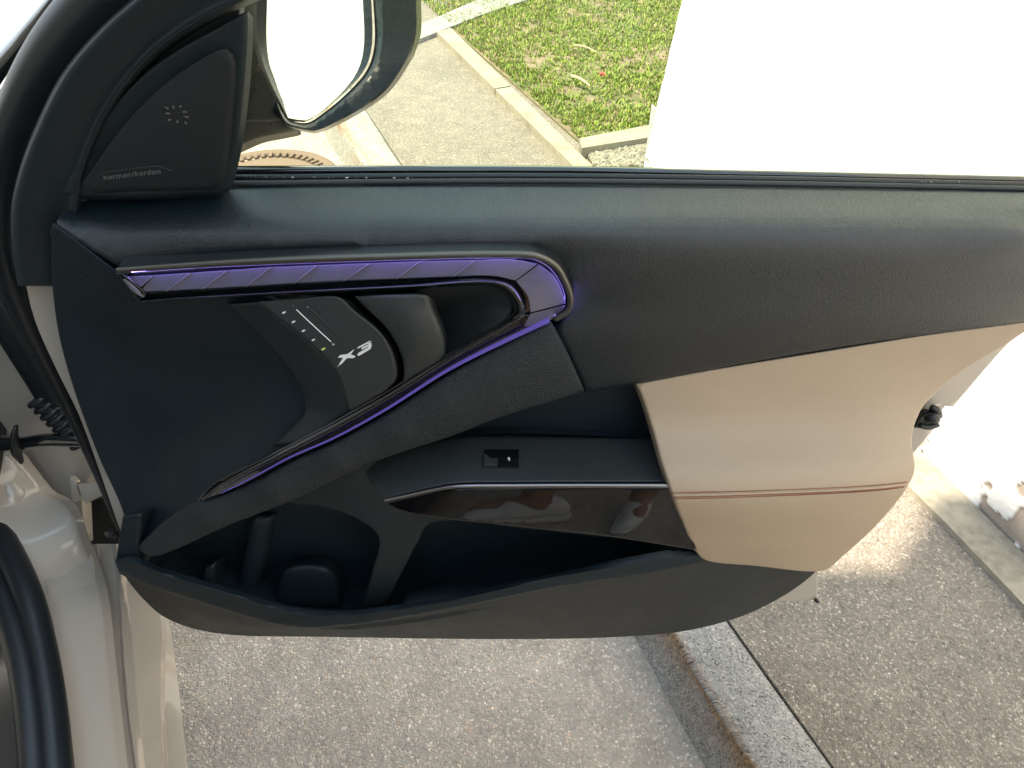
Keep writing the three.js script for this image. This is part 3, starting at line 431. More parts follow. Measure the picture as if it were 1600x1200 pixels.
// light strip: bronze rim, glowing guide, facets, gloss black inner frame
{
  const strip = part('light_strip', door);
  const top = [[-0.3574,1.0048,0.089], [-0.2875,1.0116,0.091], [-0.2287,1.0163,0.092], [-0.1136,1.0216,0.093], [-0.0113,1.0242,0.093], [0.0216,1.0216,0.092], [0.0385,1.0116,0.091], [0.0493,0.9923,0.09], [0.0553,0.9701,0.088], [0.053,0.9574,0.087], [0.0419,0.9468,0.086]];
  add('rim', barGeo(top, [0.0024, 0.0032, 0.0033, 0.0033, 0.0033, 0.0028], { flat: 1.2, step: 0.006 }), M.bronze, strip);
  add('light_guide', barGeo([[-0.3489,1.0002,0.0835], [-0.2908,1.0063,0.0855], [-0.2313,1.0111,0.0865], [-0.1149,1.0164,0.0875], [-0.0115,1.0191,0.0875], [0.0218,1.0168,0.0865], [0.0386,1.0074,0.0855], [0.0495,0.9879,0.0845], [0.0555,0.9661,0.0825], [0.0531,0.9538,0.0815], [0.0422,0.9434,0.0805]], 0.0011, { step: 0.006, sides: 8 }), M.violet, strip);
  const hood = top.map((p, i) => { const a = top[Math.max(0, i - 1)], c = top[Math.min(top.length - 1, i + 1)], tx = c[0] - a[0], ty = c[1] - a[1], l = Math.hypot(tx, ty); return [p[0] - ty / l * 0.0035, p[1] + tx / l * 0.0035, p[2] - 0.024]; });
  add('rim_shade_hood', loftGeo([top, hood.map((q, i) => [(q[0] + top[i][0]) / 2, (q[1] + top[i][1]) / 2, (q[2] + top[i][2]) / 2]), hood], { along: 80, across: 3 }), M.rubber, strip);  // hood added to block the guide from the glass; black reads as shadow gap
  panel('strip_bed', M.gloss, strip, { round: 0.003, depth: 0.02, fill: 0.01, step: 0.005, outline: [[-0.3689,0.9935,0.076,1], [-0.2947,1.0011,0.078], [-0.1165,1.0106,0.08], [-0.0116,1.0134,0.08], [0.0222,1.0107,0.079], [0.0378,0.999,0.078], [0.0482,0.9799,0.077], [0.0528,0.9615,0.076], [0.0508,0.9517,0.075], [0.039,0.937,0.074,1], [0.0039,0.9145,0.074,1], [0.0037,0.9539,0.076], [-0.009,0.9805,0.078], [-0.0359,0.9848,0.079], [-0.1444,0.9783,0.079], [-0.3051,0.9659,0.077], [-0.3595,0.9608,0.075,1]] });
  const facets = [
    [[186, 428, 214, 463], [[-0.3584,0.9919,0.08,1], [-0.3317,0.9941,0.0812,1], [-0.3503,0.9797,0.081,1], [-0.3565,0.9783,0.08,1]]],
    [0, [[-0.3321,0.993,0.0795,1], [-0.2963,0.9973,0.0818,1], [-0.3254,0.9768,0.081,1], [-0.352,0.9743,0.0795,1]]],
    [0, [[-0.2969,0.9958,0.0795,1], [-0.2612,1.0005,0.0824,1], [-0.2902,0.9793,0.0815,1], [-0.3256,0.9758,0.0795,1]]],
    [0, [[-0.2617,0.9989,0.08,1], [-0.2203,1.0044,0.083,1], [-0.2486,0.9826,0.082,1], [-0.2904,0.9783,0.08,1]]],
    [0, [[-0.2207,1.0027,0.0805,1], [-0.1777,1.0068,0.0836,1], [-0.2027,0.9868,0.083,1], [-0.2486,0.9815,0.0805,1]]],
    [0, [[-0.1779,1.0051,0.081,1], [-0.1296,1.0091,0.084,1], [-0.1558,0.99,0.0835,1], [-0.2028,0.9855,0.081,1]]],
    [0, [[-0.1296,1.0072,0.081,1], [-0.0835,1.0112,0.084,1], [-0.1064,0.9921,0.0835,1], [-0.1558,0.9883,0.081,1]]],
    [0, [[-0.0833,1.0092,0.081,1], [-0.0336,1.0125,0.084,1], [-0.0543,0.9943,0.0835,1], [-0.1063,0.9905,0.081,1]]],
    [0, [[-0.0332,1.0106,0.081,1], [0,1.0122,0.0825], [0.0233,1.0084,0.084,1], [0.003,0.99,0.0835,1], [-0.0177,0.9943,0.0825], [-0.0539,0.9926,0.081,1]]],
    [0, [[0.0246,1.0058,0.081,1], [0.0378,0.9943,0.0815], [0.0462,0.9779,0.0815], [0.0512,0.9621,0.081,1], [0.0178,0.953,0.083,1], [0.0145,0.9724,0.083], [0.0036,0.9883,0.082,1]]],
    [0, [[0.018,0.9485,0.079,1], [0.0515,0.9591,0.079,1], [0.0487,0.9523,0.079], [0.0385,0.9439,0.079], [0.0101,0.9305,0.079,1]]],
  ];
  const glintMat = phys([0.26, 0.25, 0.3], 0.3);
  for (const [q, o] of facets) { if (q !== null && o.length === 4) { const a = o[1], c = o[2]; add('facet_glint', barGeo([[a[0], a[1], a[2] + 0.0006], [c[0], c[1], c[2] + 0.0006]], 0.00035, { sides: 5, step: 0.02 }), glintMat, strip); } }  // pale bars paint in the glint along each facet edge
  for (const [, o] of facets) panel('facet', M.crystal, strip, { round: 0.0008, drop: 0.0006, depth: 0.004, fill: 0.008, step: 0.004, outline: o });
  panel('strip_tip', M.gloss, strip, { round: 0.002, depth: 0.012, fill: 0.01, step: 0.004, outline: [[-0.3633,1.0015,0.086,1], [-0.3564,1.0001,0.087,1], [-0.3449,0.9746,0.084], [-0.357,0.9643,0.08,1]] });
  add('tip_edge', barGeo([[-0.3564,0.9932,0.084], [-0.3503,0.9775,0.083], [-0.3471,0.971,0.081]], [0.003, 0.0042, 0.002], { flat: 0.6 }), M.crystal, strip);
  // gloss frame round the grip
  const fr = loftGeo([
    [[-0.3589,0.9636,0.079], [-0.3026,0.9702,0.081], [-0.1915,0.9797,0.083], [-0.095,0.9868,0.084], [-0.0236,0.9925,0.084], [-0.0018,0.9868,0.083], [0.0103,0.9687,0.082], [0.0135,0.9523,0.081], [0.0037,0.9376,0.08]],
    [[-0.3566,0.965,0.082], [-0.3009,0.9716,0.085], [-0.1903,0.981,0.088], [-0.0944,0.9874,0.089], [-0.0247,0.9923,0.089], [-0.0059,0.9874,0.088], [0.006,0.9708,0.087], [0.0092,0.956,0.086], [0,0.9437,0.085]],
    [[-0.3575,0.9621,0.079], [-0.3035,0.9673,0.081], [-0.1923,0.9753,0.083], [-0.0955,0.9811,0.084], [-0.0256,0.9847,0.083], [-0.009,0.9797,0.082], [0.0018,0.9651,0.081], [0.0043,0.9515,0.08], [-0.0037,0.9415,0.079]],
    [[-0.3673,0.9485,0.06], [-0.3147,0.9515,0.06], [-0.2004,0.9569,0.06], [-0.0998,0.9614,0.06], [-0.0279,0.966,0.06], [-0.0118,0.9614,0.06], [-0.0019,0.9485,0.06], [0.0006,0.9367,0.06], [-0.0071,0.9288,0.06]]], { along: 90, across: 5 });
  add('inner_frame', fr, M.gloss, strip);
  const bar = panel('lower_bar', M.gloss, strip, { round: 0.003, depth: 0.02, fill: 0.01, step: 0.005, outline: [[0.0062,0.9493,0.078,1], [-0.0646,0.9004,0.08], [-0.113,0.8649,0.083], [-0.175,0.8225,0.087], [-0.2362,0.783,0.09], [-0.2895,0.7517,0.092], [-0.3441,0.7187,0.094], [-0.3873,0.6682,0.095,1], [-0.3451,0.6958,0.096], [-0.303,0.7187,0.095], [-0.2481,0.7549,0.093], [-0.198,0.782,0.091], [-0.1379,0.8216,0.088], [-0.0609,0.8799,0.084], [0.0201,0.9305,0.079], [0.04,0.9408,0.077,1]] });
  add('bar_ridge', barGeo([[0.0111,0.9507,0.084], [-0.0644,0.8978,0.086], [-0.1198,0.856,0.089], [-0.1783,0.8169,0.093], [-0.2559,0.7688,0.097], [-0.339,0.7155,0.099], [-0.366,0.6888,0.098]], [0.002, 0.0034, 0.0034, 0.0034, 0.003, 0.0015], { step: 0.008 }), M.gloss, strip);
  add('bar_edge', barGeo([[0,0.9438,0.083], [-0.0643,0.9012,0.084], [-0.1195,0.8614,0.087], [-0.1779,0.8216,0.091], [-0.2555,0.7729,0.095], [-0.3343,0.7245,0.097]], 0.0016, { step: 0.008 }), M.gloss, strip);
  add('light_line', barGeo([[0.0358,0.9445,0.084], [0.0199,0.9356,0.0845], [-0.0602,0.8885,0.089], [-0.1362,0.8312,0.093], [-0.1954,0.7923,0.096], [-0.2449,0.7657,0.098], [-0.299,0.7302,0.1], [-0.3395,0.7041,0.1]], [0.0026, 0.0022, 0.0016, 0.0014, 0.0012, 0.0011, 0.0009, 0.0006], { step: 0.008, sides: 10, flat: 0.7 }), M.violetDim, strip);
}
// emblem panel with its chamfer, printed scale and lettering
{
  const em = part('emblem_panel', door);
  panel('panel_chamfer', M.frame, em, { round: 0.004, depth: 0.04, fill: 0.012, step: 0.005, outline: [[-0.2822,0.9484,0.062,1], [-0.2396,0.9629,0.078,1], [-0.2255,0.9461,0.083], [-0.2069,0.9288,0.087], [-0.1896,0.9066,0.0895], [-0.1796,0.8894,0.09], [-0.174,0.8668,0.09], [-0.174,0.8235,0.088,1], [-0.2329,0.7831,0.092], [-0.274,0.7631,0.08,1], [-0.2305,0.8069,0.072], [-0.2262,0.8244,0.07], [-0.2333,0.8598,0.066], [-0.2507,0.8974,0.064], [-0.2717,0.9295,0.062]] });
  const face = panel('panel_face', M.satin, em, { round: 0.003, depth: 0.04, fill: 0.012, step: 0.005, outline: [[-0.2429,0.9636,0.079,1], [-0.2058,0.9687,0.082], [-0.1685,0.9731,0.084], [-0.1605,0.9702,0.084], [-0.152,0.9597,0.086], [-0.1311,0.9383,0.089], [-0.1209,0.9176,0.09], [-0.1175,0.8902,0.09], [-0.1198,0.8738,0.09], [-0.13,0.8596,0.09], [-0.1734,0.8254,0.09,1], [-0.1756,0.8677,0.091], [-0.1804,0.8911,0.091], [-0.1904,0.9082,0.0905], [-0.2075,0.9308,0.0885], [-0.2262,0.9476,0.084]] });
  const on = (p, q = 0.0006) => face.onSurface(p, q);
  const flatMark = (name, pts, mat, lift = 0.0005) => { const P = pts.map((p) => on(p, lift)); add(name, slabGeo(P.map((p) => [p.x, p.y, p.z, 1]), [0, -0.0003, -0.0005], 10), mat, em); };
  const line = (name, a, c, r, mat) => { const P = []; for (let i = 0; i <= 12; i++) { const t = i / 12, p = on([a[0] + (c[0] - a[0]) * t, a[1] + (c[1] - a[1]) * t, a[2]], 0.0003); P.push([p.x, p.y, p.z]); } add(name, barGeo(P, r, { sides: 6, step: 0.01 }), mat, em); };
  line('scale_line', [-0.2058,0.9579,0.085], [-0.1774,0.9184,0.085], 0.00055, M.white);
  line('slot', [-0.1935,0.9601,0.085], [-0.1684,0.9257,0.085], 0.0009, M.rubber);
  flatMark('slot_dot', [[-0.1948,0.9605,0.084], [-0.1932,0.9613,0.084], [-0.193,0.959,0.084], [-0.1946,0.9586,0.084]], M.white);
  const green = std([0.62, 0.68, 0.2], 0.5);
  flatMark('tick', [[-0.2205,0.9526,0.084], [-0.22,0.9539,0.084], [-0.217,0.9551,0.084], [-0.2164,0.9539,0.084], [-0.2198,0.9518,0.084]], M.white);
  flatMark('tick', [[-0.2126,0.9413,0.084], [-0.2121,0.9426,0.084], [-0.2091,0.9438,0.084], [-0.2085,0.9426,0.084], [-0.2119,0.9403,0.084]], M.white);
  flatMark('tick', [[-0.2042,0.9303,0.084], [-0.2036,0.9316,0.084], [-0.2008,0.9327,0.084], [-0.2004,0.9314,0.084], [-0.2037,0.9293,0.084]], M.white);
  flatMark('tick', [[-0.1962,0.9189,0.084], [-0.1956,0.9203,0.084], [-0.1928,0.9214,0.084], [-0.1924,0.9201,0.084], [-0.1957,0.918,0.084]], M.white);
  flatMark('tick', [[-0.1887,0.9072,0.084], [-0.1877,0.909,0.084], [-0.1846,0.9103,0.084], [-0.1839,0.9088,0.084], [-0.1874,0.9062,0.084]], green);
  flatMark('one', [[-0.2087,0.9613,0.084], [-0.2078,0.9629,0.084], [-0.2072,0.9629,0.084], [-0.2063,0.9598,0.084], [-0.207,0.9593,0.084], [-0.2078,0.9619,0.084]], M.white);
  { const a = on([-0.1756,0.9149,0.084], 0.0005), t = new THREE.TorusGeometry(0.0011, 0.00028, 6, 16); t.scale(0.8, 1.1, 1); t.rotateX(-0.5); t.translate(a.x, a.y, a.z); add('zero', t, M.white, em); }
  flatMark('letter_x', [[-0.176,0.8865,0.086], [-0.1685,0.8984,0.086], [-0.1737,0.8991,0.086], [-0.1705,0.9022,0.086], [-0.1633,0.9035,0.086], [-0.1553,0.9101,0.086], [-0.1602,0.903,0.086], [-0.1556,0.9007,0.086], [-0.1583,0.8981,0.086], [-0.1647,0.8982,0.086], [-0.1706,0.8911,0.086]], M.white, 0.001);
  flatMark('digit_three', [[-0.1533,0.9103,0.086], [-0.1511,0.9129,0.086], [-0.1391,0.9204,0.086], [-0.1379,0.9196,0.086], [-0.1383,0.9136,0.086], [-0.1398,0.9099,0.086], [-0.1521,0.9012,0.086], [-0.1536,0.9015,0.086], [-0.1535,0.9041,0.086], [-0.1421,0.9118,0.086], [-0.1416,0.9132,0.086], [-0.1488,0.9088,0.086], [-0.1481,0.9118,0.086], [-0.141,0.9157,0.086], [-0.141,0.917,0.086], [-0.1507,0.9113,0.086]], M.white, 0.001);
}
// pull handle and its cup
{
  const h = part('pull_handle', door);
  panel('grip', M.satin, h, { round: 0.005, depth: 0.05, fill: 0.01, step: 0.005, outline: [[-0.1482,0.9759,0.088,1], [-0.1127,0.9802,0.091], [-0.0788,0.9766,0.088], [-0.0768,0.9657,0.086], [-0.0728,0.9522,0.087], [-0.0679,0.9312,0.088], [-0.0674,0.9111,0.087], [-0.0695,0.8978,0.086], [-0.0753,0.8885,0.086], [-0.0951,0.8755,0.087], [-0.1146,0.8632,0.088,1], [-0.1101,0.8877,0.089], [-0.1125,0.9135,0.09], [-0.1219,0.9406,0.091], [-0.1362,0.9604,0.09]], inner: [[-0.1088,0.9563,0.0945], [-0.091,0.9525,0.0945], [-0.0972,0.9172,0.0945], [-0.0833,0.9363,0.0935]] });
  panel('cup', M.satin, h, { round: 0.004, depth: 0.02, fill: 0.01, step: 0.006, outline: [[-0.0899,0.9651,0.062], [-0.0155,0.9681,0.062], [-0.0031,0.959,0.064], [0.0006,0.9412,0.066], [-0.0089,0.9308,0.07], [-0.052,0.9005,0.074], [-0.08,0.8757,0.07], [-0.0953,0.8905,0.035], [-0.0984,0.9277,0.04]], inner: [[-0.0671,0.9121,0.03], [-0.0679,0.8913,0.036], [-0.0393,0.9232,0.045], [-0.0192,0.9393,0.056], [-0.0386,0.9432,0.045], [-0.0728,0.9285,0.03]] });
}
// fabric band
panel('fabric_band', M.fabric, door, { round: 0.006, depth: 0.045, fill: 0.012, step: 0.006,
  outline: [[0.0388,0.9384,0.078,1], [0.0513,0.9112,0.077], [0.0665,0.8729,0.075], [0.078,0.8413,0.073,1], [0.0413,0.8301,0.078], [-0.0139,0.8128,0.085], [-0.0703,0.7882,0.091], [-0.1173,0.7708,0.095], [-0.1659,0.7498,0.098], [-0.2635,0.6902,0.102], [-0.3453,0.6476,0.104], [-0.4387,0.5925,0.106], [-0.4619,0.5857,0.106], [-0.474,0.595,0.1], [-0.4633,0.6097,0.098], [-0.3841,0.6803,0.094], [-0.3557,0.6899,0.096], [-0.303,0.7177,0.096], [-0.2477,0.755,0.095], [-0.1972,0.7832,0.094], [-0.1374,0.8226,0.091], [-0.0607,0.8808,0.087], [0,0.9177,0.082]],
  inner: [[0.0388,0.8961,0.084], [-0.0132,0.8641,0.092], [-0.0672,0.8342,0.099], [-0.1233,0.8056,0.104], [-0.1978,0.7642,0.108], [-0.2772,0.7208,0.111], [-0.3641,0.6692,0.112], [0.0402,0.8587,0.081]] });
// panel above the pocket, with the web between its two openings
panel('pocket_web', M.frame, door, { round: 0.006, depth: 0.03, fill: 0.012, step: 0.006,
  outline: [[-0.2932,0.6568,0.07,1], [-0.182,0.7207,0.066], [-0.1479,0.7089,0.045,1], [0.2157,0.6197,0.045,1], [0.2286,0.5781,0.08,1], [0.173,0.5864,0.084], [0.0324,0.6107,0.084], [-0.0796,0.6329,0.086], [-0.1054,0.6265,0.088], [-0.121,0.5961,0.094], [-0.158,0.5116,0.104], [-0.1753,0.4708,0.106,1], [-0.2051,0.4708,0.106,1], [-0.1842,0.5457,0.1], [-0.1692,0.6002,0.094], [-0.1739,0.6187,0.09], [-0.1958,0.6354,0.084], [-0.2335,0.6493,0.078], [-0.2727,0.6518,0.074]] });
// pocket floor shapes
{
  const p = part('door_pocket', door);
  panel('pocket_rib', M.plastic, p, { round: 0.012, depth: 0.03, fill: 0.01, step: 0.005, outline: [[-0.3423,0.5982,0.05,1], [-0.316,0.5955,0.05,1], [-0.367,0.4418,0.075,1], [-0.3921,0.4582,0.075,1]] });
  panel('bottle_rest', M.plastic, p, { round: 0.01, depth: 0.04, fill: 0.01, step: 0.005, outline: [[-0.3373,0.4379,0.088,1], [-0.3246,0.4898,0.08], [-0.306,0.5204,0.08], [-0.2759,0.5265,0.078], [-0.2507,0.5204,0.08], [-0.2434,0.4898,0.08], [-0.2466,0.4379,0.088,1]] });
  panel('pocket_hump', M.plastic, p, { round: 0.008, depth: 0.03, fill: 0.01, step: 0.005, outline: [[-0.4258,0.5006,0.085,1], [-0.4194,0.5161,0.075], [-0.4057,0.5207,0.07,1], [-0.4099,0.4819,0.085,1]] });
  panel('rear_shelf', M.plastic, p, { round: 0.008, depth: 0.03, fill: 0.015, step: 0.008, outline: [[-0.158,0.4577,0.1,1], [-0.1503,0.4627,0.085], [-0.0355,0.4788,0.08], [-0.0262,0.4819,0.1,1]] });
  // front lip
  const lip = [[[-0.5088,0.5743,0.1], [-0.4794,0.5813,0.1], [-0.4619,0.5702,0.104], [-0.4067,0.5477,0.112], [-0.3567,0.5289,0.118], [-0.312,0.5096,0.123], [-0.263,0.4974,0.126], [-0.2157,0.4991,0.128], [-0.1665,0.5084,0.128], [-0.0831,0.5281,0.126], [0.0325,0.5657,0.121], [0.151,0.6026,0.115], [0.1817,0.6119,0.114], [0.2352,0.6065,0.112]],
    [[-0.5049,0.5774,0.107], [-0.4747,0.5819,0.112], [-0.4565,0.5738,0.116], [-0.4026,0.55,0.123], [-0.3527,0.5329,0.129], [-0.3094,0.5105,0.133], [-0.2608,0.4983,0.136], [-0.2141,0.5,0.137], [-0.1652,0.5094,0.137], [-0.0824,0.5305,0.135], [0.0322,0.5694,0.13], [0.1503,0.5994,0.124], [0.1851,0.6073,0.122], [0.2356,0.6069,0.118]],
    [[-0.5068,0.5619,0.108], [-0.4849,0.5493,0.114], [-0.4558,0.538,0.12], [-0.4104,0.519,0.126], [-0.3611,0.4963,0.131], [-0.316,0.4775,0.135], [-0.274,0.4712,0.137], [-0.217,0.4794,0.138], [-0.167,0.4922,0.138], [-0.0832,0.5154,0.136], [0.0326,0.5508,0.131], [0.1683,0.5802,0.125], [0.2376,0.5947,0.118]],
    [[-0.5247,0.5264,0.09], [-0.4999,0.5205,0.1], [-0.4701,0.5086,0.106], [-0.4214,0.4934,0.114], [-0.3698,0.473,0.12], [-0.3233,0.4553,0.124], [-0.2804,0.4488,0.126], [-0.2221,0.4572,0.127], [-0.1709,0.4703,0.127], [-0.0851,0.4941,0.125], [0.0333,0.5306,0.12], [0.1718,0.5624,0.115], [0.2425,0.5775,0.108]]];
  const back = lip[0].map((q) => [q[0], q[1] - 0.06, q[2] - 0.006]);
  const under = lip[0].map((q) => [q[0], q[1] - 0.085, Math.min(0.03, q[2] - 0.08)]);
  add('pocket_lip', loftGeo([under, back, ...lip], { along: 110, across: 12, sharp: true }), M.plastic, p);
}
// lower trim
panel('lower_trim', M.lower, door, { round: 0.006, depth: 0.03, fill: 0.016, step: 0.009,
  outline: [[-0.5216,0.5353,0.09,1], [-0.4616,0.5286,0.112], [-0.4153,0.5107,0.118], [-0.3654,0.4877,0.123], [-0.3194,0.4703,0.127], [-0.2773,0.4623,0.129], [-0.2196,0.4705,0.13], [-0.169,0.4835,0.13], [-0.0842,0.5069,0.128], [0.033,0.5427,0.123], [0.1703,0.5725,0.117], [0.2382,0.5984,0.112,1], [0.4049,0.5644,0.1,1], [0.4041,0.5037,0.085], [0.3843,0.4336,0.072], [0.3382,0.363,0.062], [0.2597,0.3133,0.056], [0.1618,0.2942,0.054], [0,0.2901,0.055], [-0.3,0.3069,0.06], [-0.4356,0.3198,0.064], [-0.4879,0.3423,0.066], [-0.518,0.382,0.07], [-0.5285,0.4318,0.074], [-0.5293,0.482,0.08]],
  inner: [[-0.4422,0.4578,0.105], [-0.3602,0.4243,0.11], [-0.2547,0.4104,0.108], [-0.1263,0.4243,0.108], [0,0.4545,0.108], [0.1306,0.482,0.105], [0.2409,0.5053,0.1], [0.3265,0.5129,0.095]] });
// armrest with switch, bright edge and black gloss front
{
  const a = part('armrest', door);
  panel('armrest_top', M.satin, a, { round: 0.004, depth: 0.02, fill: 0.012, step: 0.006, outline: [[-0.1807,0.7049,0.058,1], [-0.1221,0.7301,0.05], [-0.0546,0.743,0.0455,1], [0.1781,0.7386,0.0455,1], [0.1924,0.7434,0.117,1], [0.0036,0.7435,0.118], [-0.0642,0.7413,0.118], [-0.1011,0.7279,0.116], [-0.1449,0.7084,0.113,1], [-0.1623,0.7073,0.094]] });
  add('bright_edge', barGeo([[-0.1445,0.7128,0.1175], [-0.1154,0.7249,0.12], [-0.0855,0.7379,0.1225], [-0.0636,0.7451,0.124], [0.0035,0.7468,0.124], [0.1907,0.7468,0.124]], [0.002, 0.0022, 0.0024, 0.0026, 0.0026, 0.0026], { step: 0.01, flat: 1.1 }), M.chrome, a);
  panel('gloss_front', M.piano, a, { round: 0.003, depth: 0.03, fill: 0.01, step: 0.006, outline: [[-0.1458,0.7123,0.119,1], [-0.1003,0.7301,0.1225], [-0.0638,0.742,0.125], [0.0035,0.7441,0.125,1], [0.1824,0.7441,0.125,1], [0.2235,0.6303,0.128,1], [0.1122,0.6644,0.1325], [0,0.6826,0.1315], [-0.0805,0.6955,0.1305], [-0.1167,0.7017,0.128], [-0.1344,0.7053,0.1235]], inner: [[0.0362,0.7119,0.1288], [0.1089,0.7064,0.129], [0.1679,0.7004,0.1288], [-0.0362,0.7119,0.1288]] });
  add('recess_step', loftGeo([[[-0.1927,0.6831,0.03], [-0.0555,0.738,0.03], [0.178,0.7336,0.03]], [[-0.1813,0.7027,0.056], [-0.0547,0.7425,0.044], [0.1768,0.7382,0.044]]], { along: 20 }), M.plastic, a);
  // window switch let into the armrest
  const s = part('window_switch', door);
  const box = (name, x0, x1, z0, z1, y0, y1, mat, par = s) => { const g = new THREE.BoxGeometry(x1 - x0, y1 - y0, z1 - z0); g.translate((x0 + x1) / 2, (y0 + y1) / 2, (z0 + z1) / 2); return add(name, g, mat, par); };
  const q0 = [-0.032,0.7435,0.0676], q1 = [0.0073,0.7435,0.0953], top = 0.7432;
  box('switch_bezel', q0[0] - 0.001, q1[0] + 0.0012, q0[2] - 0.001, q1[2] + 0.001, top - 0.006, top + 0.0006, M.frame);
  box('switch_well', q0[0], q1[0], q0[2], q1[2], top - 0.005, top + 0.0011, M.gloss);
  const lev = new THREE.Shape(); lev.moveTo(0, 0); lev.lineTo(0.0145, 0); lev.lineTo(0.0145, 0.0085); lev.lineTo(0.008, 0.0085); lev.quadraticCurveTo(0.003, 0.012, 0, 0.017); const lg = new THREE.ExtrudeGeometry(lev, { depth: 0.004, bevelEnabled: true, bevelSize: 0.0006, bevelThickness: 0.0006, bevelSegments: 2 }); lg.rotateX(-Math.PI / 2); lg.translate(q0[0] + 0.0005, top + 0.001, q1[2] - 0.0008); add('switch_lever', lg, M.satin, s);
  const ic = [-0.0037,0.745,0.083]; const sh = new THREE.Shape(); sh.moveTo(-0.0014, 0.0026); sh.lineTo(0.0012, 0.0026); sh.lineTo(0.0014, -0.0026); sh.lineTo(0.0006, -0.0026); sh.lineTo(-0.0012, 0.0002); const hole = new THREE.Path(); hole.moveTo(-0.0009, 0.0021); hole.lineTo(-0.0008, 0.0004); hole.lineTo(-0.0003, 0.0004); hole.lineTo(-0.0003, 0.0021); sh.holes.push(hole); const ig = new THREE.ExtrudeGeometry(sh, { depth: 0.0003, bevelEnabled: false }); ig.rotateX(-Math.PI / 2); ig.translate(ic[0], top + 0.0013, ic[2]); add('switch_icon', ig, M.white, s);
}
// beige padded panel with its double seam
{
  const b = part('beige_panel', door);
  const pad = panel('padding', M.beige, b, { ax: 0.25, round: 0.0035, depth: 0.02, fill: 0.012, step: 0.006,
    outline: [[0.1357,0.838,0.058,1], [0.2054,0.8568,0.0585], [0.3343,0.8856,0.058], [0.4276,0.9052,0.057], [0.5205,0.9202,0.055], [0.5494,0.9275,0.055,1], [0.529,0.9038,0.053], [0.5202,0.891,0.053], [0.4844,0.8493,0.054], [0.4665,0.8228,0.058], [0.4554,0.8021,0.064], [0.4481,0.7808,0.08], [0.4472,0.7697,0.094], [0.4485,0.7609,0.106], [0.4485,0.7342,0.112], [0.4392,0.6528,0.108], [0.4208,0.5842,0.104], [0.4094,0.556,0.104], [0.3938,0.5532,0.106], [0.3083,0.5764,0.113], [0.2431,0.5976,0.12], [0.2238,0.6234,0.124], [0.1968,0.6892,0.132], [0.1753,0.744,0.134], [0.1653,0.7667,0.115], [0.1579,0.7839,0.083], [0.1453,0.8159,0.063]],
    inner: [[0.2102,0.8187,0.068], [0.2805,0.8182,0.0675], [0.3487,0.8264,0.066], [0.4173,0.8331,0.063], [0.2127,0.7935,0.0775], [0.2832,0.797,0.076], [0.3532,0.801,0.075], [0.4094,0.804,0.073], [0.2116,0.7781,0.097], [0.282,0.7802,0.096], [0.3525,0.7821,0.094], [0.4108,0.781,0.09], [0.2091,0.7672,0.12], [0.2784,0.7702,0.119], [0.3487,0.771,0.116], [0.415,0.7684,0.109], [0.2087,0.7596,0.129], [0.2778,0.7627,0.128], [0.348,0.7634,0.125], [0.4146,0.7606,0.117], [0.21,0.7438,0.1365], [0.2795,0.7469,0.1355], [0.3505,0.7471,0.132], [0.4112,0.7419,0.124], [0.2323,0.6986,0.1365], [0.2912,0.6967,0.135], [0.3678,0.6911,0.128], [0.2687,0.6367,0.127], [0.3354,0.6218,0.121]] });
  const lineAt = (a, c, n, lift) => { const out = []; for (let i = 0; i <= n; i++) { const t = i / n; out.push(pad.onSurface([a[0] + (c[0] - a[0]) * t, a[1] + (c[1] - a[1]) * t, a[2] + (c[2] - a[2]) * t], lift)); } return out; };
  const rows = [[[0.1759,0.7476,0.136], [0.4419,0.744,0.118]], [[0.1784,0.739,0.137], [0.4415,0.7353,0.118]]];
  const gs = []; for (const [a, c] of rows) { const L = lineAt(a, c, 130, 0.0004); for (let i = 0; i < 130; i++) { const p = L[i], q = L[i + 1], m1 = p.clone().lerp(q, 0.12), m2 = p.clone().lerp(q, 0.85), up = new THREE.Vector3(0, 0.0005, 0.0006); gs.push(barGeo([[m1.x, m1.y - 0.0005, m1.z - 0.0003], [(m1.x + m2.x) / 2, (m1.y + m2.y) / 2 + up.y * 0.6, (m1.z + m2.z) / 2 + up.z * 0.6], [m2.x, m2.y + 0.0003, m2.z - 0.0003]], 0.0005, { sides: 5, step: 0.0012 })); } }
  const st = add('stitching', mergeGeometries(gs), M.thread, b); st.userData.kind = 'stuff';
  const seam = lineAt([0.1769,0.7444,0.137], [0.4419,0.7402,0.118], 60, 0.0004); add('seam_fold', barGeo(seam.map((p) => [p.x, p.y, p.z]), 0.0013, { step: 0.02, sides: 8 }), M.beige, b);
  const seam2 = lineAt([0.1773,0.7416,0.137], [0.4421,0.7376,0.118], 60, 0.0001); add('seam_groove', barGeo(seam2.map((p) => [p.x, p.y, p.z]), 0.0006, { step: 0.02, sides: 8 }), M.thread, b);
}

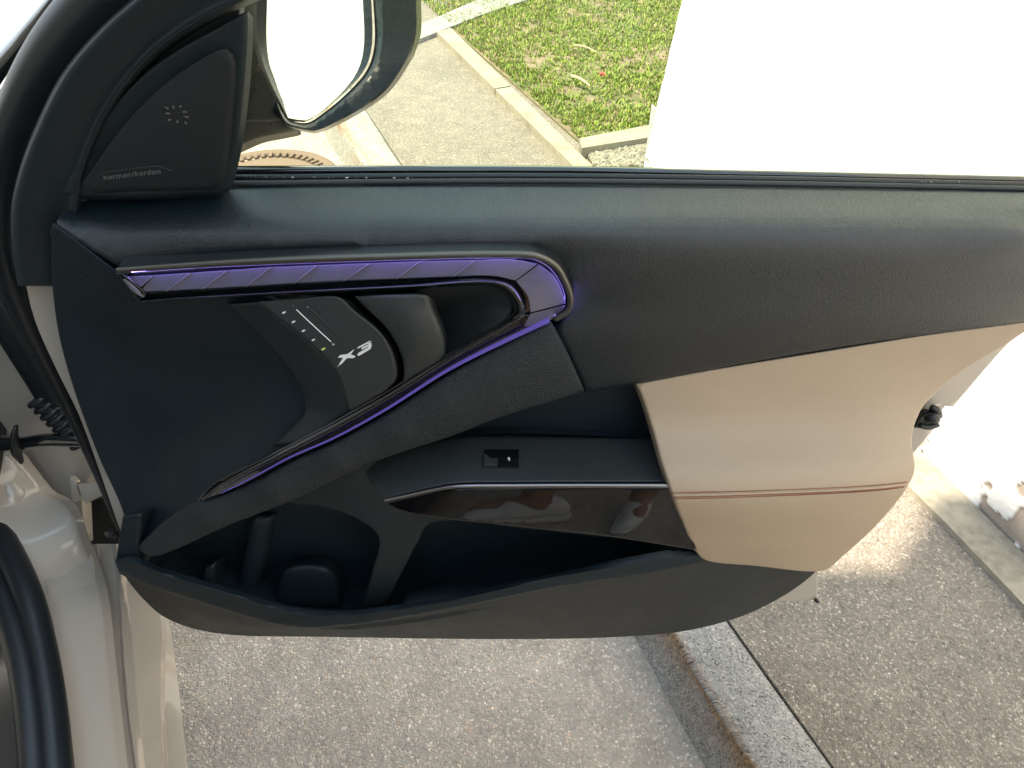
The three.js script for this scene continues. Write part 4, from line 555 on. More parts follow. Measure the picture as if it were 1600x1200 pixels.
// window frame trim, rubber seal, sail panel with loudspeaker
{
  const row = (pts) => pts;
  const outer = [[-0.511,0.9407,0.02], [-0.4959,0.9841,0.022], [-0.4735,1.0321,0.026], [-0.4437,1.076,0.03], [-0.4074,1.1192,0.036], [-0.3652,1.163,0.043], [-0.3194,1.1988,0.05], [-0.2847,1.2212,0.056], [-0.2467,1.2444,0.064]];
  const edge = [[-0.494,0.9504,0.034], [-0.48,0.9928,0.036], [-0.4583,1.0398,0.04], [-0.4293,1.0827,0.044], [-0.3934,1.125,0.05], [-0.3518,1.1679,0.057], [-0.3067,1.2029,0.064], [-0.2721,1.2249,0.07], [-0.2346,1.2476,0.078]];
  const mid = [[-0.4816,0.9476,0.03], [-0.4637,0.9903,0.032], [-0.4405,1.0376,0.036], [-0.41,1.0808,0.04], [-0.3734,1.1234,0.046], [-0.3297,1.165,0.053], [-0.2795,1.2008,0.06], [-0.2392,1.2238,0.066], [-0.1983,1.2466,0.074]];
  const inn = [[-0.4546,0.9435,0.024], [-0.4366,0.9866,0.026], [-0.4146,1.0343,0.03], [-0.3887,1.0779,0.034], [-0.3431,1.1338,0.042], [-0.302,1.1699,0.05], [-0.2692,1.1931,0.056], [-0.2283,1.2146,0.064], [-0.1736,1.236,0.074]];
  const lipf = [[-0.4451,0.9476,0.03], [-0.4275,0.9903,0.032], [-0.4059,1.0376,0.036], [-0.3805,1.0808,0.04], [-0.3355,1.1361,0.048], [-0.2955,1.172,0.056], [-0.2633,1.1945,0.062], [-0.2225,1.2154,0.07], [-0.1675,1.2367,0.08]];
  const ret = [[-0.4622,0.927,0], [-0.444,0.9717,0.002], [-0.4217,1.02,0.004], [-0.3953,1.0621,0.008], [-0.348,1.1189,0.016], [-0.3057,1.1568,0.024], [-0.273,1.1801,0.03], [-0.2303,1.2021,0.036], [-0.1732,1.2248,0.046]];
  add('window_frame', loftGeo([outer, edge, mid, inn, lipf, ret], { along: 60, across: 6 }), M.frame, door);
  add('frame_cap', loftGeo([[[-0.511,0.9407,0.02], [-0.494,0.9504,0.034], [-0.4816,0.9476,0.03], [-0.4546,0.9435,0.024], [-0.4451,0.9476,0.03]], [[-0.5437,0.9116,-0.02], [-0.5374,0.9116,-0.02], [-0.5205,0.9116,-0.02], [-0.4868,0.9116,-0.02], [-0.4811,0.9116,-0.02]]], { along: 20, across: 2 }), M.frame, door);
  add('door_seal', barGeo([[-0.2769,1.2453,0.04], [-0.3223,1.2144,0.03], [-0.3715,1.178,0.02], [-0.4139,1.1396,0.012], [-0.4588,1.0895,0.005], [-0.4967,1.0357,0], [-0.5234,0.9832,-0.005], [-0.5417,0.9251,-0.01], [-0.5495,0.872,-0.012], [-0.5531,0.8177,-0.014], [-0.5565,0.7478,-0.016], [-0.5624,0.6574,-0.016], [-0.572,0.5514,-0.016], [-0.5813,0.4454,-0.016]], [0.021, 0.021, 0.02, 0.019, 0.018, 0.017, 0.015, 0.012, 0.0095, 0.008, 0.007, 0.006, 0.006, 0.006], { step: 0.01, sides: 18 }), M.rubber, door);

  const sail = part('speaker_cover', door);
  panel('cover_face', M.frame, sail, { round: 0.004, depth: 0.012, fill: 0.014, step: 0.005,
    outline: [[-0.4217,1.0485,0.032,1], [-0.3753,1.0986,0.036], [-0.3472,1.126,0.039], [-0.3179,1.1508,0.042], [-0.2868,1.1722,0.045], [-0.2491,1.1919,0.049], [-0.2227,1.204,0.052], [-0.2,1.2156,0.055,1], [-0.2037,1.2024,0.053], [-0.2121,1.1771,0.048], [-0.226,1.1391,0.042], [-0.2408,1.1032,0.036], [-0.2526,1.0788,0.032], [-0.2622,1.0616,0.03], [-0.2728,1.0527,0.03], [-0.295,1.0511,0.032], [-0.3538,1.0496,0.034]],
    inner: [[-0.3386,1.0935,0.034], [-0.2876,1.1267,0.038], [-0.2449,1.1601,0.042], [-0.2757,1.0965,0.034], [-0.3307,1.0704,0.03], [-0.3614,1.0668,0.029]] });
  panel('cover_mount', M.rubber, sail, { round: 0.003, depth: 0.01, fill: 0.03, step: 0.01, outline: [[-0.4272,1.038,0.012,1], [-0.397,1.0913,0.016], [-0.3501,1.1368,0.022], [-0.3068,1.1695,0.028], [-0.2506,1.2034,0.034], [-0.208,1.2232,0.04,1], [-0.2185,1.1873,0.034], [-0.2475,1.1079,0.02], [-0.2749,1.0486,0.012,1]] });
  const grille = panel('grille', M.mesh, sail, { round: 0.003, depth: 0.01, fill: 0.007, step: 0.005,
    outline: [[-0.3889,1.0644,0.0405], [-0.3816,1.0721,0.041], [-0.3556,1.0975,0.044], [-0.3214,1.1284,0.0475], [-0.2846,1.1562,0.051], [-0.2525,1.1751,0.0535], [-0.2301,1.186,0.0545], [-0.2228,1.1874,0.0545], [-0.2196,1.183,0.054], [-0.2206,1.1759,0.053], [-0.2368,1.1299,0.046], [-0.2528,1.0906,0.0405], [-0.2642,1.0679,0.0375], [-0.2734,1.0605,0.0365], [-0.3025,1.0587,0.038], [-0.3485,1.0589,0.0395], [-0.3859,1.0582,0.0395]],
    inner: [[-0.3334,1.0959,0.0455], [-0.2819,1.1318,0.0505], [-0.2706,1.1017,0.0455], [-0.247,1.1589,0.053]] });
  // tweeter star showing through the mesh
  const tw = std([0.075, 0.06, 0.05], 0.5); 
  for (let k = 0; k < 9; k++) { const a = k / 9 * Math.PI * 2 + 0.3, c = [-0.278,1.1326,0.05], rr = k % 2 ? 0.0095 : 0.0075, p = grille.onSurface([c[0] + Math.cos(a) * rr, c[1] + Math.sin(a) * rr * 0.8, c[2]], 0.0002), g = new THREE.BoxGeometry(0.0035, 0.0016, 0.0006); g.rotateZ(a); g.rotateX(-0.5); g.translate(p.x, p.y, p.z); add('tweeter_slot', g, tw, sail); }
  const badge = part('speaker_badge', door); badge.userData.label = 'small black badge with pale maker lettering on the grille';
  const bp = [[-0.3713,1.0726,0.042], [-0.3679,1.0757,0.042], [-0.3122,1.0839,0.044], [-0.3017,1.0786,0.043], [-0.3063,1.0749,0.043], [-0.367,1.0689,0.042]].map((p) => grille.onSurface(p, 0.0018));
  const e1 = [[-0.3721,1.072,0.042], [-0.3672,1.076,0.042], [-0.3493,1.0784,0.042], [-0.3303,1.0813,0.043], [-0.3121,1.0842,0.044], [-0.3012,1.0786,0.043]].map((p) => grille.onSurface(p, 0.0012)); add('badge_rim', barGeo(e1.map((p) => [p.x, p.y, p.z, 1]), 0.0005, { sides: 6, step: 0.01 }), M.satin, badge);
  const font = await new FontLoader().loadAsync('fonts/droid/droid_sans_bold.typeface.json');
  const glyphs = []; let pen = 0; for (const ch of 'harman/kardon') { const g = new TextGeometry(ch, { font, size: 100, depth: 5, curveSegments: 5 }); g.scale(0.01, 0.01, 0.01); g.translate(pen, 0, 0); glyphs.push(g); pen += font.data.glyphs[ch].ha / font.data.resolution; }
  const text = mergeGeometries(glyphs); text.computeBoundingBox(); const bb = text.boundingBox;
  const t0 = [-0.3666,1.0698,0.042], t1 = [-0.3126,1.0765,0.043], up = [-0.3648,1.0763,0.042], tp = text.attributes.position, wide = bb.max.x;
  for (let i = 0; i < tp.count; i++) { const u = tp.getX(i) / wide, v = tp.getY(i) * 0.62, q = [0, 1, 2].map((c) => t0[c] + (t1[c] - t0[c]) * u + (up[c] - t0[c]) * v), p = grille.onSurface(q, 0.0034 + tp.getZ(i) * 0.004); tp.setXYZ(i, p.x, p.y, p.z); }
  text.computeVertexNormals();
  add('badge_lettering', text, std([0.24, 0.235, 0.235], 0.5), badge);
}
// door mirror
{
  const m = part('door_mirror', door);
  const glassOut = [[-0.2736,1.1705,-0.2334,1], [-0.2773,1.1129,-0.2075], [-0.2763,1.1055,-0.2054,1], [-0.2604,1.0305,-0.1906,1], [-0.2436,1.0225,-0.2028], [-0.2358,1.0233,-0.2102], [-0.198,1.0418,-0.2519], [-0.1784,1.059,-0.2765], [-0.1708,1.0797,-0.2915], [-0.1687,1.1247,-0.3111], [-0.1698,1.1502,-0.3201,1]];
  const c = glassOut.reduce((s, p) => [s[0] + p[0] / 11, s[1] + p[1] / 11, s[2] + p[2] / 11], [0, 0, 0]), N = [0.647, 0.278, 0.71];
  const grow = (f, back, dy = 0) => glassOut.map((p) => [c[0] + (p[0] - c[0]) * f - N[0] * back, c[1] + (p[1] - c[1]) * f + dy - N[1] * back, c[2] + (p[2] - c[2]) * f - N[2] * back, p[3]]);
  add('mirror_glass', slabGeo(glassOut, [-0.0021, 0, -0.0021], 0.01), M.mirror, m);
  add('mirror_backing', slabGeo(grow(1.03, 0.004), [-0.006, 0, -0.006], 0.01), M.rubber, m);
  const ringRows = [
    [[-0.2741,1.1706,-0.233], [-0.2779,1.1131,-0.207], [-0.2775,1.1052,-0.2042], [-0.2611,1.0295,-0.1896], [-0.2588,1.0274,-0.1908], [-0.2438,1.0199,-0.2016], [-0.2347,1.0209,-0.2103], [-0.1968,1.0394,-0.252], [-0.1764,1.0571,-0.2775], [-0.1681,1.079,-0.2937], [-0.1667,1.1243,-0.3127], [-0.1671,1.1497,-0.3223]],
    [[-0.2707,1.1748,-0.2152], [-0.2744,1.1184,-0.1897], [-0.2742,1.1095,-0.1864], [-0.2588,1.0348,-0.1712], [-0.2555,1.0312,-0.1728], [-0.2391,1.0218,-0.1841], [-0.2276,1.0227,-0.1949], [-0.1867,1.0422,-0.2342], [-0.1647,1.0619,-0.2591], [-0.1558,1.0845,-0.2761], [-0.1539,1.1289,-0.2952], [-0.1537,1.1537,-0.3051]],
    [[-0.2719,1.1744,-0.2168], [-0.2761,1.118,-0.1908], [-0.2761,1.108,-0.187], [-0.2607,1.0331,-0.1716], [-0.2558,1.0287,-0.1716], [-0.2321,1.0166,-0.1856,1], [-0.2182,1.0187,-0.1934], [-0.1556,1.0405,-0.2408], [-0.1228,1.0741,-0.274,1], [-0.1154,1.0952,-0.2889], [-0.114,1.1269,-0.3026], [-0.1129,1.1518,-0.3134]],
    [[-0.28,1.1687,-0.2409], [-0.2844,1.1108,-0.2142], [-0.2844,1.0999,-0.21], [-0.2688,1.0223,-0.1939], [-0.2644,1.0162,-0.1955], [-0.2382,1.0024,-0.2112,1], [-0.2226,1.0041,-0.2204], [-0.1565,1.0262,-0.2723], [-0.1222,1.0603,-0.3113,1], [-0.1138,1.0834,-0.328], [-0.1124,1.1165,-0.3423], [-0.1113,1.1424,-0.3534]],
    [[-0.296,1.1567,-0.2921], [-0.3006,1.0955,-0.2639], [-0.2994,1.0837,-0.2604], [-0.2816,1.0068,-0.2465], [-0.2776,1.0006,-0.2477], [-0.2531,0.9868,-0.2647,1], [-0.2391,0.9865,-0.2773], [-0.1745,1.0074,-0.3444], [-0.1416,1.0411,-0.3875,1], [-0.1358,1.0652,-0.4023], [-0.1343,1.0971,-0.4161], [-0.1329,1.1248,-0.4282]]];
  add('mirror_housing', loftGeo(ringRows, { along: 120, across: 8, sharp: true }), M.housing, m);
  add('mirror_cap', slabGeo(grow(1.12, 0.058), [-0.012, -0.004, -0.012], 0.02), M.housing, m);
  panel('mirror_arm', M.housing, m, { round: 0.003, depth: 0.03, fill: 0.02, step: 0.006, outline: [[-0.2676,1.2123,-0.1,1], [-0.2449,1.2034,-0.14,1], [-0.2639,1.1205,-0.15], [-0.2612,1.0293,-0.19,1], [-0.2765,1.0361,-0.17], [-0.3149,1.0554,-0.12,1]] });
  panel('mirror_foot', M.housing, m, { round: 0.004, depth: 0.02, fill: 0.02, step: 0.006, outline: [[-0.3145,1.0568,-0.12,1], [-0.2609,1.0308,-0.19,1], [-0.2566,1.0143,-0.2], [-0.2711,1.0139,-0.19], [-0.292,1.0208,-0.16], [-0.307,1.0207,-0.14], [-0.3244,1.0194,-0.12,1]] });
}

// ---------------------------------------------------------------- car body round the hinge side
{
  add('sill', loftGeo([
    [[-0.6751,0.5,0.0235], [-0.5958,0.5,0.149], [-0.544,0.5,0.2386], [-0.4972,0.5,0.3269], [-0.4555,0.5,0.4092]],
    [[-0.6226,0.47,0.0018], [-0.5758,0.47,0.0876], [-0.5199,0.47,0.1991], [-0.4621,0.47,0.3156], [-0.4201,0.47,0.4007]],
    [[-0.6291,0.452,-0.0112], [-0.5827,0.452,0.0762], [-0.526,0.452,0.1899], [-0.4675,0.452,0.3088], [-0.4249,0.452,0.3955]],
    [[-0.6415,0.425,-0.0308], [-0.5949,0.425,0.0593], [-0.537,0.425,0.1763], [-0.4772,0.425,0.2986], [-0.4336,0.425,0.3878]],
    [[-0.621,0.42,-0.0344], [-0.5809,0.42,0.0497], [-0.5123,0.42,0.2002], [-0.4632,0.42,0.2967], [-0.4199,0.42,0.3864]],
    [[-0.6138,0.425,-0.0308], [-0.5741,0.425,0.0529], [-0.5063,0.425,0.2026], [-0.4577,0.425,0.2986], [-0.4149,0.425,0.3878]],
    [[-0.6104,0.41,-0.0416], [-0.5709,0.41,0.0455], [-0.5006,0.41,0.1955], [-0.4538,0.41,0.2929], [-0.4111,0.41,0.3836]],
    [[-0.6085,0.33,-0.061], [-0.5522,0.325,0.0374], [-0.511,0.325,0.1548], [-0.4686,0.325,0.2607], [-0.428,0.325,0.3594]],
    [[-0.6388,0.27,-0.1022], [-0.5738,0.27,0.0073], [-0.5317,0.27,0.1284], [-0.4876,0.27,0.2399], [-0.4452,0.27,0.3437]],
    [[-0.625,0.25,-0.1025], [-0.5682,0.25,0.0109], [-0.5174,0.25,0.1188], [-0.4678,0.25,0.2323], [-0.4225,0.25,0.338]],
    [[-0.6637,0.18,-0.1497], [-0.6034,0.18,-0.0294], [-0.5495,0.18,0.0853], [-0.4997,0.18,0.2058], [-0.4541,0.18,0.318]]], { along: 40, across: 12, sharp: true }), M.paint, car);
  panel('hinge_pillar', M.paint, car, { round: 0.005, depth: 0.02, fill: 0.016, step: 0.008, outline: [[-0.7939,0.6103,-0.06,1], [-0.7136,0.5984,-0.06], [-0.7039,0.5755,-0.055], [-0.6879,0.5305,-0.045], [-0.6575,0.5241,-0.03], [-0.636,0.5184,-0.01], [-0.6186,0.5013,0.02], [-0.6103,0.4729,0.035], [-0.5703,0.474,0.0951], [-0.5125,0.474,0.2095], [-0.4586,0.474,0.3171], [-0.4169,0.474,0.4018,1], [-0.459,0.506,0.4109,1], [-0.501,0.506,0.3292], [-0.5447,0.506,0.2454], [-0.5967,0.506,0.1525], [-0.6439,0.5052,0.092], [-0.6676,0.5241,0.062], [-0.6978,0.5452,0.035], [-0.7758,0.6016,-0.02,1]] });
  panel('pillar_dish', M.paint, car, { round: 0.012, depth: 0.004, fill: 0.01, step: 0.006, outline: [[-0.7699,0.5742,-0.05], [-0.725,0.5792,-0.042], [-0.7078,0.5659,-0.032], [-0.7009,0.5514,-0.016], [-0.7055,0.5393,0.004], [-0.7173,0.5444,0.008], [-0.7545,0.5616,-0.01]] });
  panel('pillar_back', M.paint, car, { round: 0.004, depth: 0.02, fill: 0.04, step: 0.02, outline: [[-0.6862,0.9487,-0.12,1], [-0.5856,0.918,-0.1,1], [-0.6062,0.6957,-0.1,1], [-0.6266,0.5361,-0.09,1], [-0.6619,0.4884,-0.08,1], [-0.6797,0.3984,-0.05,1], [-0.6989,0.454,-0.07], [-0.8991,0.5462,-0.12,1]] });
  add('wiring_channel', barGeo([[-0.636,0.88,-0.09], [-0.6281,0.8067,-0.085], [-0.6234,0.7364,-0.08], [-0.622,0.6831,-0.075]], [0.026, 0.026, 0.024, 0.02], { flat: 0.7 }), M.rubber, car);
  const boot = part('cable_boot', car), B0 = V3([-0.6345,0.6926,-0.075]), B1 = V3([-0.597,0.6286,-0.055]);
  for (let k = 0; k < 8; k++) { const p = B0.clone().lerp(B1, k / 7), t = new THREE.TorusGeometry(0.0165 - 0.0004 * k, 0.0044, 8, 24), d = B1.clone().sub(B0).normalize(), q = new THREE.Quaternion().setFromUnitVectors(new THREE.Vector3(0, 0, 1), d); t.applyQuaternion(q); t.translate(p.x, p.y, p.z); add('boot_fold', t, M.rubber, boot); }
  add('boot_core', barGeo([[B0.x, B0.y, B0.z], [B1.x, B1.y, B1.z]], 0.0155), M.rubber, boot);
  const chk = part('check_strap', car);
  add('strap_arm', barGeo([[-0.7423,0.6313,-0.05], [-0.6879,0.6321,-0.048], [-0.6678,0.6355,-0.046], [-0.6384,0.6417,-0.045], [-0.6061,0.6438,-0.043], [-0.5654,0.6444,-0.04]], [0.011, 0.011, 0.009, 0.0095, 0.009, 0.0085], { flat: 0.9 }), M.gloss, chk);
  add('strap_stop', barGeo([[-0.6609,0.674,-0.04], [-0.6673,0.661,-0.036], [-0.6767,0.636,-0.036], [-0.6845,0.603,-0.04]], [0.004, 0.009, 0.009, 0.004], { flat: 0.6, up: [1, 0, 0] }), M.rubber, chk);
  const hinge = part('door_hinge', car);
  panel('hinge_leaf', M.paint, hinge, { round: 0.002, depth: 0.02, fill: 0.02, step: 0.006, outline: [[-0.6263,0.5551,-0.04,1], [-0.5831,0.5738,-0.03,1], [-0.5875,0.5443,-0.03,1], [-0.628,0.5164,-0.035,1]] });
  panel('hinge_bracket', M.paint, hinge, { round: 0.002, depth: 0.01, fill: 0.02, step: 0.006, outline: [[-0.6347,0.5675,-0.045,1], [-0.6263,0.5621,-0.04,1], [-0.6367,0.5191,-0.04,1], [-0.6561,0.5039,-0.045,1]] });
  add('hinge_pin', barGeo([[-0.6545,0.5047,-0.042], [-0.6518,0.4751,-0.04]], 0.002), M.paint, hinge);
  add('hinge_bolt', barGeo([[-0.6124,0.4552,-0.03], [-0.5993,0.4592,-0.02]], 0.007), M.satin, hinge);
  panel('hinge_gap_shade', M.rubber, car, { round: 0.004, depth: 0.01, fill: 0.04, step: 0.02, outline: [[-0.6758,0.6687,-0.13,1], [-0.5571,0.6687,-0.13,1], [-0.6293,0.2338,-0.1,1], [-0.7341,0.215,-0.06,1], [-0.7196,0.3391,-0.08,1]] });  // black sheet standing in for the deep shade behind the hinge
  add('body_seal', barGeo([[-0.7899,0.5486,-0.03], [-0.7181,0.5359,0.028], [-0.6699,0.5324,0.078], [-0.6229,0.5332,0.132], [-0.5774,0.53,0.1966], [-0.532,0.53,0.2681], [-0.4928,0.53,0.3383], [-0.4503,0.53,0.4178]], [0.018, 0.019, 0.019, 0.018, 0.017, 0.016, 0.016, 0.016], { step: 0.01 }), M.rubber, car);
  add('body_seal_lip', barGeo([[-0.8202,0.5321,-0.02], [-0.7386,0.5297,0.045], [-0.6894,0.5294,0.096], [-0.6385,0.53,0.153], [-0.5912,0.53,0.2133], [-0.5506,0.53,0.2755], [-0.515,0.53,0.3383], [-0.4722,0.53,0.4178]], 0.018, { step: 0.01 }), M.rubber, car);
  add('footwell_trim', loftGeo([[[-0.7763,0.5428,0], [-0.7619,0.4657,0.01], [-0.7669,0.3803,0.02], [-0.5951,0.52,0.1997], [-0.5154,0.52,0.3345], [-0.4712,0.52,0.4149]], [[-0.8359,0.5103,0.02], [-0.8156,0.4299,0.03], [-0.8146,0.3405,0.04], [-0.6242,0.5,0.2225], [-0.5604,0.5,0.3269], [-0.5161,0.5,0.4092]], [[-1.0383,0.4424,-0.03], [-1.0595,0.3394,-0.03], [-1.0363,0.2735,0], [-0.8395,0.4,0.1727], [-0.7757,0.38,0.2815], [-0.7114,0.38,0.375]]], { along: 40, across: 4 }), M.rubber, car);
  // cabin: roof, closed rear door, front seat
  const inCar = (o) => { o.position.set(-0.578, 0, 0.033); o.rotation.y = 21.5 * Math.PI / 180; return o; };
  const prof = (pts, len, z0, bevel = 0.01) => { const s = new THREE.Shape(); pts.forEach((p, i) => i ? s.lineTo(p[0], p[1]) : s.moveTo(p[0], p[1])); const g = new THREE.ExtrudeGeometry(s, { depth: len, bevelEnabled: true, bevelSize: bevel, bevelThickness: bevel, bevelSegments: 3 }); g.translate(0, 0, z0); return g; };
  inCar(add('front_wing', prof([[-0.2, 0.3], [0.04, 0.34], [0.07, 0.7], [0.02, 0.93], [-0.08, 0.99], [-0.2, 1.0]], 1.2, -1.42, 0.02), M.paint, car));
  inCar(add('bonnet', prof([[-0.225, 0.96], [-0.225, 1.0], [-0.5, 1.03], [-1.2, 1.03], [-1.475, 1.0], [-1.475, 0.96]], 1.1, -1.42, 0.01), M.paint, car));
  inCar(add('roof', prof([[-0.2, 1.52], [-0.24, 1.6], [-0.4, 1.645], [-0.85, 1.67], [-1.3, 1.645], [-1.46, 1.6], [-1.5, 1.52], [-1.44, 1.52], [-1.38, 1.58], [-0.85, 1.62], [-0.32, 1.58], [-0.26, 1.52]], 2.3, 0.12), M.paint, car));
  inCar(add('roof_lining', prof([[-0.28, 1.5], [-0.34, 1.56], [-0.85, 1.6], [-1.36, 1.56], [-1.42, 1.5], [-1.36, 1.53], [-0.85, 1.57], [-0.34, 1.53]], 2.2, 0.17, 0.004), M.frame, car));
  inCar(add('rear_door', prof([[0.0, 0.32], [0.07, 0.5], [0.08, 0.75], [0.03, 1.04], [-0.04, 1.05], [-0.05, 0.5], [-0.08, 0.32]], 1.0, 1.12), M.paint, car));
  inCar(add('centre_pillar', prof([[-0.02, 1.04], [-0.2, 1.54], [-0.26, 1.52], [-0.1, 1.02]], 0.14, 1.08, 0.006), M.gloss, car));
  inCar(add('cabin_floor', prof([[-0.06, 0.32], [-0.12, 0.42], [-0.2, 0.34], [-1.5, 0.34], [-1.5, 0.3], [-0.06, 0.3]], 2.2, 0.05), M.frame, car));
  inCar(add('dashboard', prof([[-0.12, 0.62], [-0.16, 0.9], [-0.3, 0.98], [-1.4, 0.98], [-1.5, 0.9], [-1.5, 0.62]], 0.35, -0.42, 0.02), M.frame, car));
  const seat = inCar(part('front_seat', car));
  add('seat_cushion', prof([[-0.24, 0.42], [-0.22, 0.62], [-0.28, 0.66], [-0.7, 0.66], [-0.76, 0.62], [-0.74, 0.42]], 0.5, 0.55, 0.03), M.frame, seat);
  const bk = add('seat_back', prof([[-0.24, 0], [-0.22, 0.55], [-0.34, 0.68], [-0.62, 0.68], [-0.76, 0.55], [-0.74, 0]], 0.1, 0, 0.03), M.frame, seat); bk.position.set(0, 0.6, 1.02); bk.rotation.x = 0.35;
  // windscreen pillar outside the seal
  add('windscreen_pillar', loftGeo([[[-0.625,0.9598,-0.1], [-0.5299,1.0528,-0.07], [-0.4575,1.1214,-0.05], [-0.3896,1.1781,-0.03], [-0.3195,1.2275,-0.01]], [[-0.6015,1.0213,-0.1], [-0.512,1.0967,-0.075], [-0.4561,1.1425,-0.06], [-0.4072,1.179,-0.045], [-0.34,1.2253,-0.02]]], { along: 30 }), M.paint, car);
  add('pillar_trim', loftGeo([[[-0.5882,1.0368,-0.09], [-0.503,1.1049,-0.065], [-0.4483,1.1492,-0.05], [-0.3991,1.185,-0.035], [-0.3342,1.2298,-0.01]], [[-0.5721,1.0699,-0.085], [-0.4972,1.1249,-0.06], [-0.4541,1.1559,-0.05], [-0.4072,1.1881,-0.035], [-0.347,1.2298,-0.01]], [[-0.5811,1.0865,-0.11], [-0.5118,1.1338,-0.09], [-0.4741,1.1579,-0.08], [-0.4321,1.1859,-0.07], [-0.3786,1.2209,-0.05]]], { along: 30 }), M.gloss, car);
}

// ---------------------------------------------------------------- the person standing in front of the door (seen mirrored in the black gloss)
{
  const cap = (a, b, ra, rb) => { const ax = b[0] - a[0], ay = b[1] - a[1], az = b[2] - a[2], L = ax * ax + ay * ay + az * az || 1e-9; return (x, y, z) => { const t = Math.max(0, Math.min(1, ((x - a[0]) * ax + (y - a[1]) * ay + (z - a[2]) * az) / L)), dx = x - a[0] - ax * t, dy = y - a[1] - ay * t, dz = z - a[2] - az * t; return Math.sqrt(dx * dx + dy * dy + dz * dz) - (ra + (rb - ra) * t); }; };
  const ball = (c, r, s) => (x, y, z) => (Math.sqrt(((x - c[0]) / s[0]) ** 2 + ((y - c[1]) / s[1]) ** 2 + ((z - c[2]) / s[2]) ** 2) - r) * Math.min(...s);
  const skinOf = (fields, lo, hi, res, k, cut) => {
    const mc = new MarchingCubes(res, M.white, false, false, 300000); mc.isolation = 0;
    const at = (i, q) => lo[q] + (hi[q] - lo[q]) * ((i - res / 2) / (res / 2) + 1) / 2;
    for (let z = 0; z < res; z++) for (let y = 0; y < res; y++) for (let x = 0; x < res; x++) {
      const X = at(x, 0), Y = at(y, 1), Z = at(z, 2); let s = 0, mn = 1e9; for (const f of fields) { const d = f(X, Y, Z); if (d < mn) mn = d; if (d < k * 8) s += Math.exp(-d / k); }
      let d = s > 0 ? -k * Math.log(s) : mn; if (cut) d = Math.max(d, cut(X, Y, Z)); mc.field[x + y * res + z * res * res] = -d;
    }
    mc.update(); const n = mc.count, g = new THREE.BufferGeometry(), p = new Float32Array(n * 3), q = new Float32Array(n * 3);
    for (let i = 0; i < n; i++) for (let c = 0; c < 3; c++) { p[i * 3 + c] = lo[c] + (hi[c] - lo[c]) * (mc.positionArray[i * 3 + c] + 1) / 2; q[i * 3 + c] = mc.normalArray[i * 3 + c]; }
    g.setAttribute('position', new THREE.BufferAttribute(p, 3)); g.setAttribute('normal', new THREE.BufferAttribute(q, 3)); g.computeVertexNormals(); return g;
  };
  const who = part('person', scene); tag(who, 'person in dark shorts and white low shoes standing facing the open door', 'person');
  const skin = std([0.42, 0.25, 0.17], 0.55), cloth = std([0.05, 0.055, 0.06], 0.9), shirt = std([0.10, 0.11, 0.12], 0.9), shoe = std([0.84, 0.83, 0.81], 0.6), hairM = std([0.03, 0.02, 0.015], 0.7);
  const J = { aL: [0.06, 0.085, 0.93], kL: [0.10, 0.5, 0.97], hL: [0.12, 0.93, 1.05], aR: [0.335, 0.085, 0.93], kR: [0.32, 0.5, 0.95], hR: [0.30, 0.93, 1.05], pel: [0.21, 0.99, 1.06], che: [0.21, 1.33, 1.08], nek: [0.21, 1.49, 1.07], hed: [0.21, 1.62, 1.04], sL: [0.03, 1.42, 1.08], eL: [-0.02, 1.14, 1.02], wL: [0.10, 1.17, 0.86], sR: [0.39, 1.42, 1.08], eR: [0.44, 1.14, 1.02], wR: [0.31, 1.17, 0.86] };
  const legs = (o) => [cap(J.hL, J.kL, 0.082 + o, 0.055 + o), cap(J.hR, J.kR, 0.082 + o, 0.055 + o)], torso = (o) => [cap(J.pel, [0.21, 1.12, 1.06], 0.135 + o, 0.12 + o), cap([0.21, 1.12, 1.06], J.che, 0.12 + o, 0.125 + o), cap(J.sL, J.sR, 0.065 + o, 0.065 + o)];
  const body = [...legs(0), cap(J.kL, [0.075, 0.33, 0.98], 0.052, 0.055), cap([0.075, 0.33, 0.98], J.aL, 0.055, 0.036), cap(J.kR, [0.33, 0.33, 0.97], 0.052, 0.055), cap([0.33, 0.33, 0.97], J.aR, 0.055, 0.036), cap(J.aL, [-0.09, 0.045, 0.91], 0.034, 0.025), cap(J.aR, [0.31, 0.045, 0.79], 0.034, 0.025),
    ...torso(0), cap(J.che, J.nek, 0.07, 0.055), cap(J.nek, J.hed, 0.055, 0.06), ball([0.21, 1.635, 1.05], 0.1, [0.8, 1.15, 0.98]), cap([0.21, 1.575, 0.985], [0.21, 1.56, 0.975], 0.035, 0.03), cap([0.21, 1.63, 0.955], [0.21, 1.605, 0.935], 0.012, 0.016), cap([0.125, 1.625, 1.05], [0.12, 1.6, 1.055], 0.014, 0.01), cap([0.295, 1.625, 1.05], [0.30, 1.6, 1.055], 0.014, 0.01),
    cap(J.sL, J.eL, 0.052, 0.04), cap(J.eL, J.wL, 0.041, 0.027), cap(J.sR, J.eR, 0.052, 0.04), cap(J.eR, J.wR, 0.041, 0.027)];
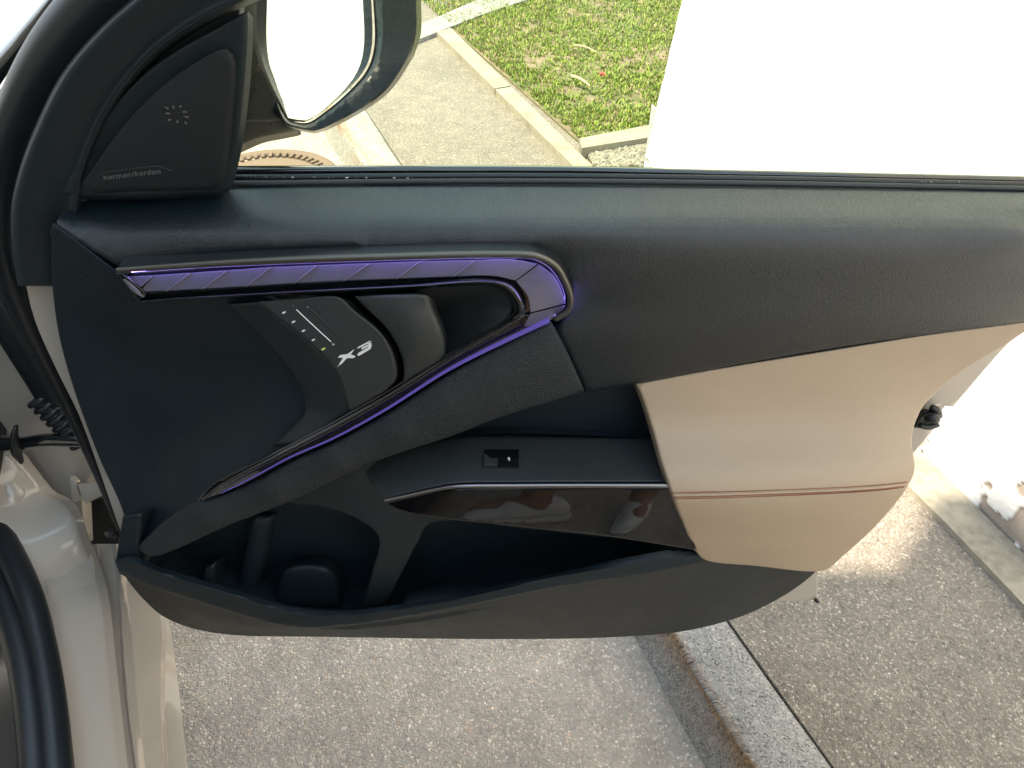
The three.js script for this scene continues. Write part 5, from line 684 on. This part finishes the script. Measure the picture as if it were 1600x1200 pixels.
  const hand = (w, s) => { const f = [cap(w, [w[0] + s * 0.05, w[1] + 0.02, w[2] - 0.05], 0.024, 0.026)]; for (let i = 0; i < 4; i++) { const y = 0.048 - i * 0.02, b = [w[0] + s * 0.06, w[1] + y - 0.005, w[2] - 0.06], l = [0.9, 1, 0.95, 0.75][i]; f.push(cap(b, [b[0] + s * 0.035 * l, b[1], b[2] - 0.012], 0.0095, 0.009), cap([b[0] + s * 0.035 * l, b[1], b[2] - 0.012], [b[0] + s * 0.05 * l, b[1] - 0.002, b[2] + 0.012], 0.009, 0.0085)); } f.push(cap([w[0] + s * 0.015, w[1] + 0.03, w[2] - 0.02], [w[0] + s * 0.03, w[1] + 0.06, w[2] - 0.045], 0.012, 0.0105), cap([w[0] + s * 0.03, w[1] + 0.06, w[2] - 0.045], [w[0] + s * 0.045, w[1] + 0.078, w[2] - 0.06], 0.0105, 0.009)); return f; };
  const strip = (g) => { g.deleteAttribute('uv'); return g; };
  const bodyGeo = mergeGeometries([skinOf(body, [-0.2, -0.02, 0.72], [0.6, 1.8, 1.3], 104, 0.012), skinOf(hand(J.wL, 1), [0.03, 1.08, 0.74], [0.25, 1.30, 0.92], 56, 0.004), skinOf(hand(J.wR, -1), [0.16, 1.08, 0.74], [0.38, 1.30, 0.92], 56, 0.004)].map(strip));
  add('body', bodyGeo, skin, who);
  add('shorts', skinOf([...legs(0.026), cap(J.pel, [0.21, 1.04, 1.06], 0.155, 0.148)], [-0.1, 0.45, 0.78], [0.52, 1.2, 1.3], 72, 0.015, (x, y) => Math.max(0.54 - y, y - 1.06)), cloth, who);
  add('shirt', skinOf([...torso(0.016), cap(J.sL, J.eL, 0.072, 0.066), cap(J.sR, J.eR, 0.072, 0.066)], [-0.15, 0.9, 0.85], [0.58, 1.6, 1.3], 72, 0.015, (x, y, z) => Math.max(0.95 - y, y - 1.5, 1.24 - y - (Math.abs(x - 0.21) < 0.15 ? 1 : 0))), shirt, who);
  add('hair', skinOf([ball([0.21, 1.665, 1.07], 0.1, [0.86, 1.0, 1.02])], [0.08, 1.52, 0.9], [0.34, 1.82, 1.22], 48, 0.005, (x, y, z) => 1.64 - y - (z > 1.05 ? 0.08 : 0)), hairM, who);
  const shoeAt = (a, dx, dz) => {
    const P = (f, s, y) => [a[0] + dx * f - dz * s, y, a[2] + dz * f + dx * s], lo = [a[0] - 0.24, -0.02, a[2] - 0.24], hi = [a[0] + 0.24, 0.16, a[2] + 0.24];
    add('shoe', skinOf([cap(P(-0.055, 0, 0.05), P(0.05, 0, 0.052), 0.036, 0.042), cap(P(0.05, 0, 0.045), P(0.165, 0.004, 0.035), 0.04, 0.031), cap(P(-0.055, 0, 0.055), P(-0.035, 0, 0.085), 0.036, 0.04), cap(P(0.0, 0, 0.07), P(0.05, 0, 0.065), 0.04, 0.035)], lo, hi, 64, 0.006, (x, y) => Math.max(0.014 - y, y - 0.1)), shoe, who);
    add('shoe_sole', skinOf([cap(P(-0.06, 0, 0.012), P(0.06, 0, 0.012), 0.04, 0.043), cap(P(0.06, 0, 0.012), P(0.17, 0.004, 0.012), 0.045, 0.036)], lo, hi, 64, 0.004, (x, y) => Math.max(0.001 - y, y - 0.026)), M.white, who);
  };
  shoeAt([0.06, 0, 0.93], -0.98, -0.2); shoeAt([0.335, 0, 0.93], -0.25, -0.97);
}
renderer.render(scene, camera);
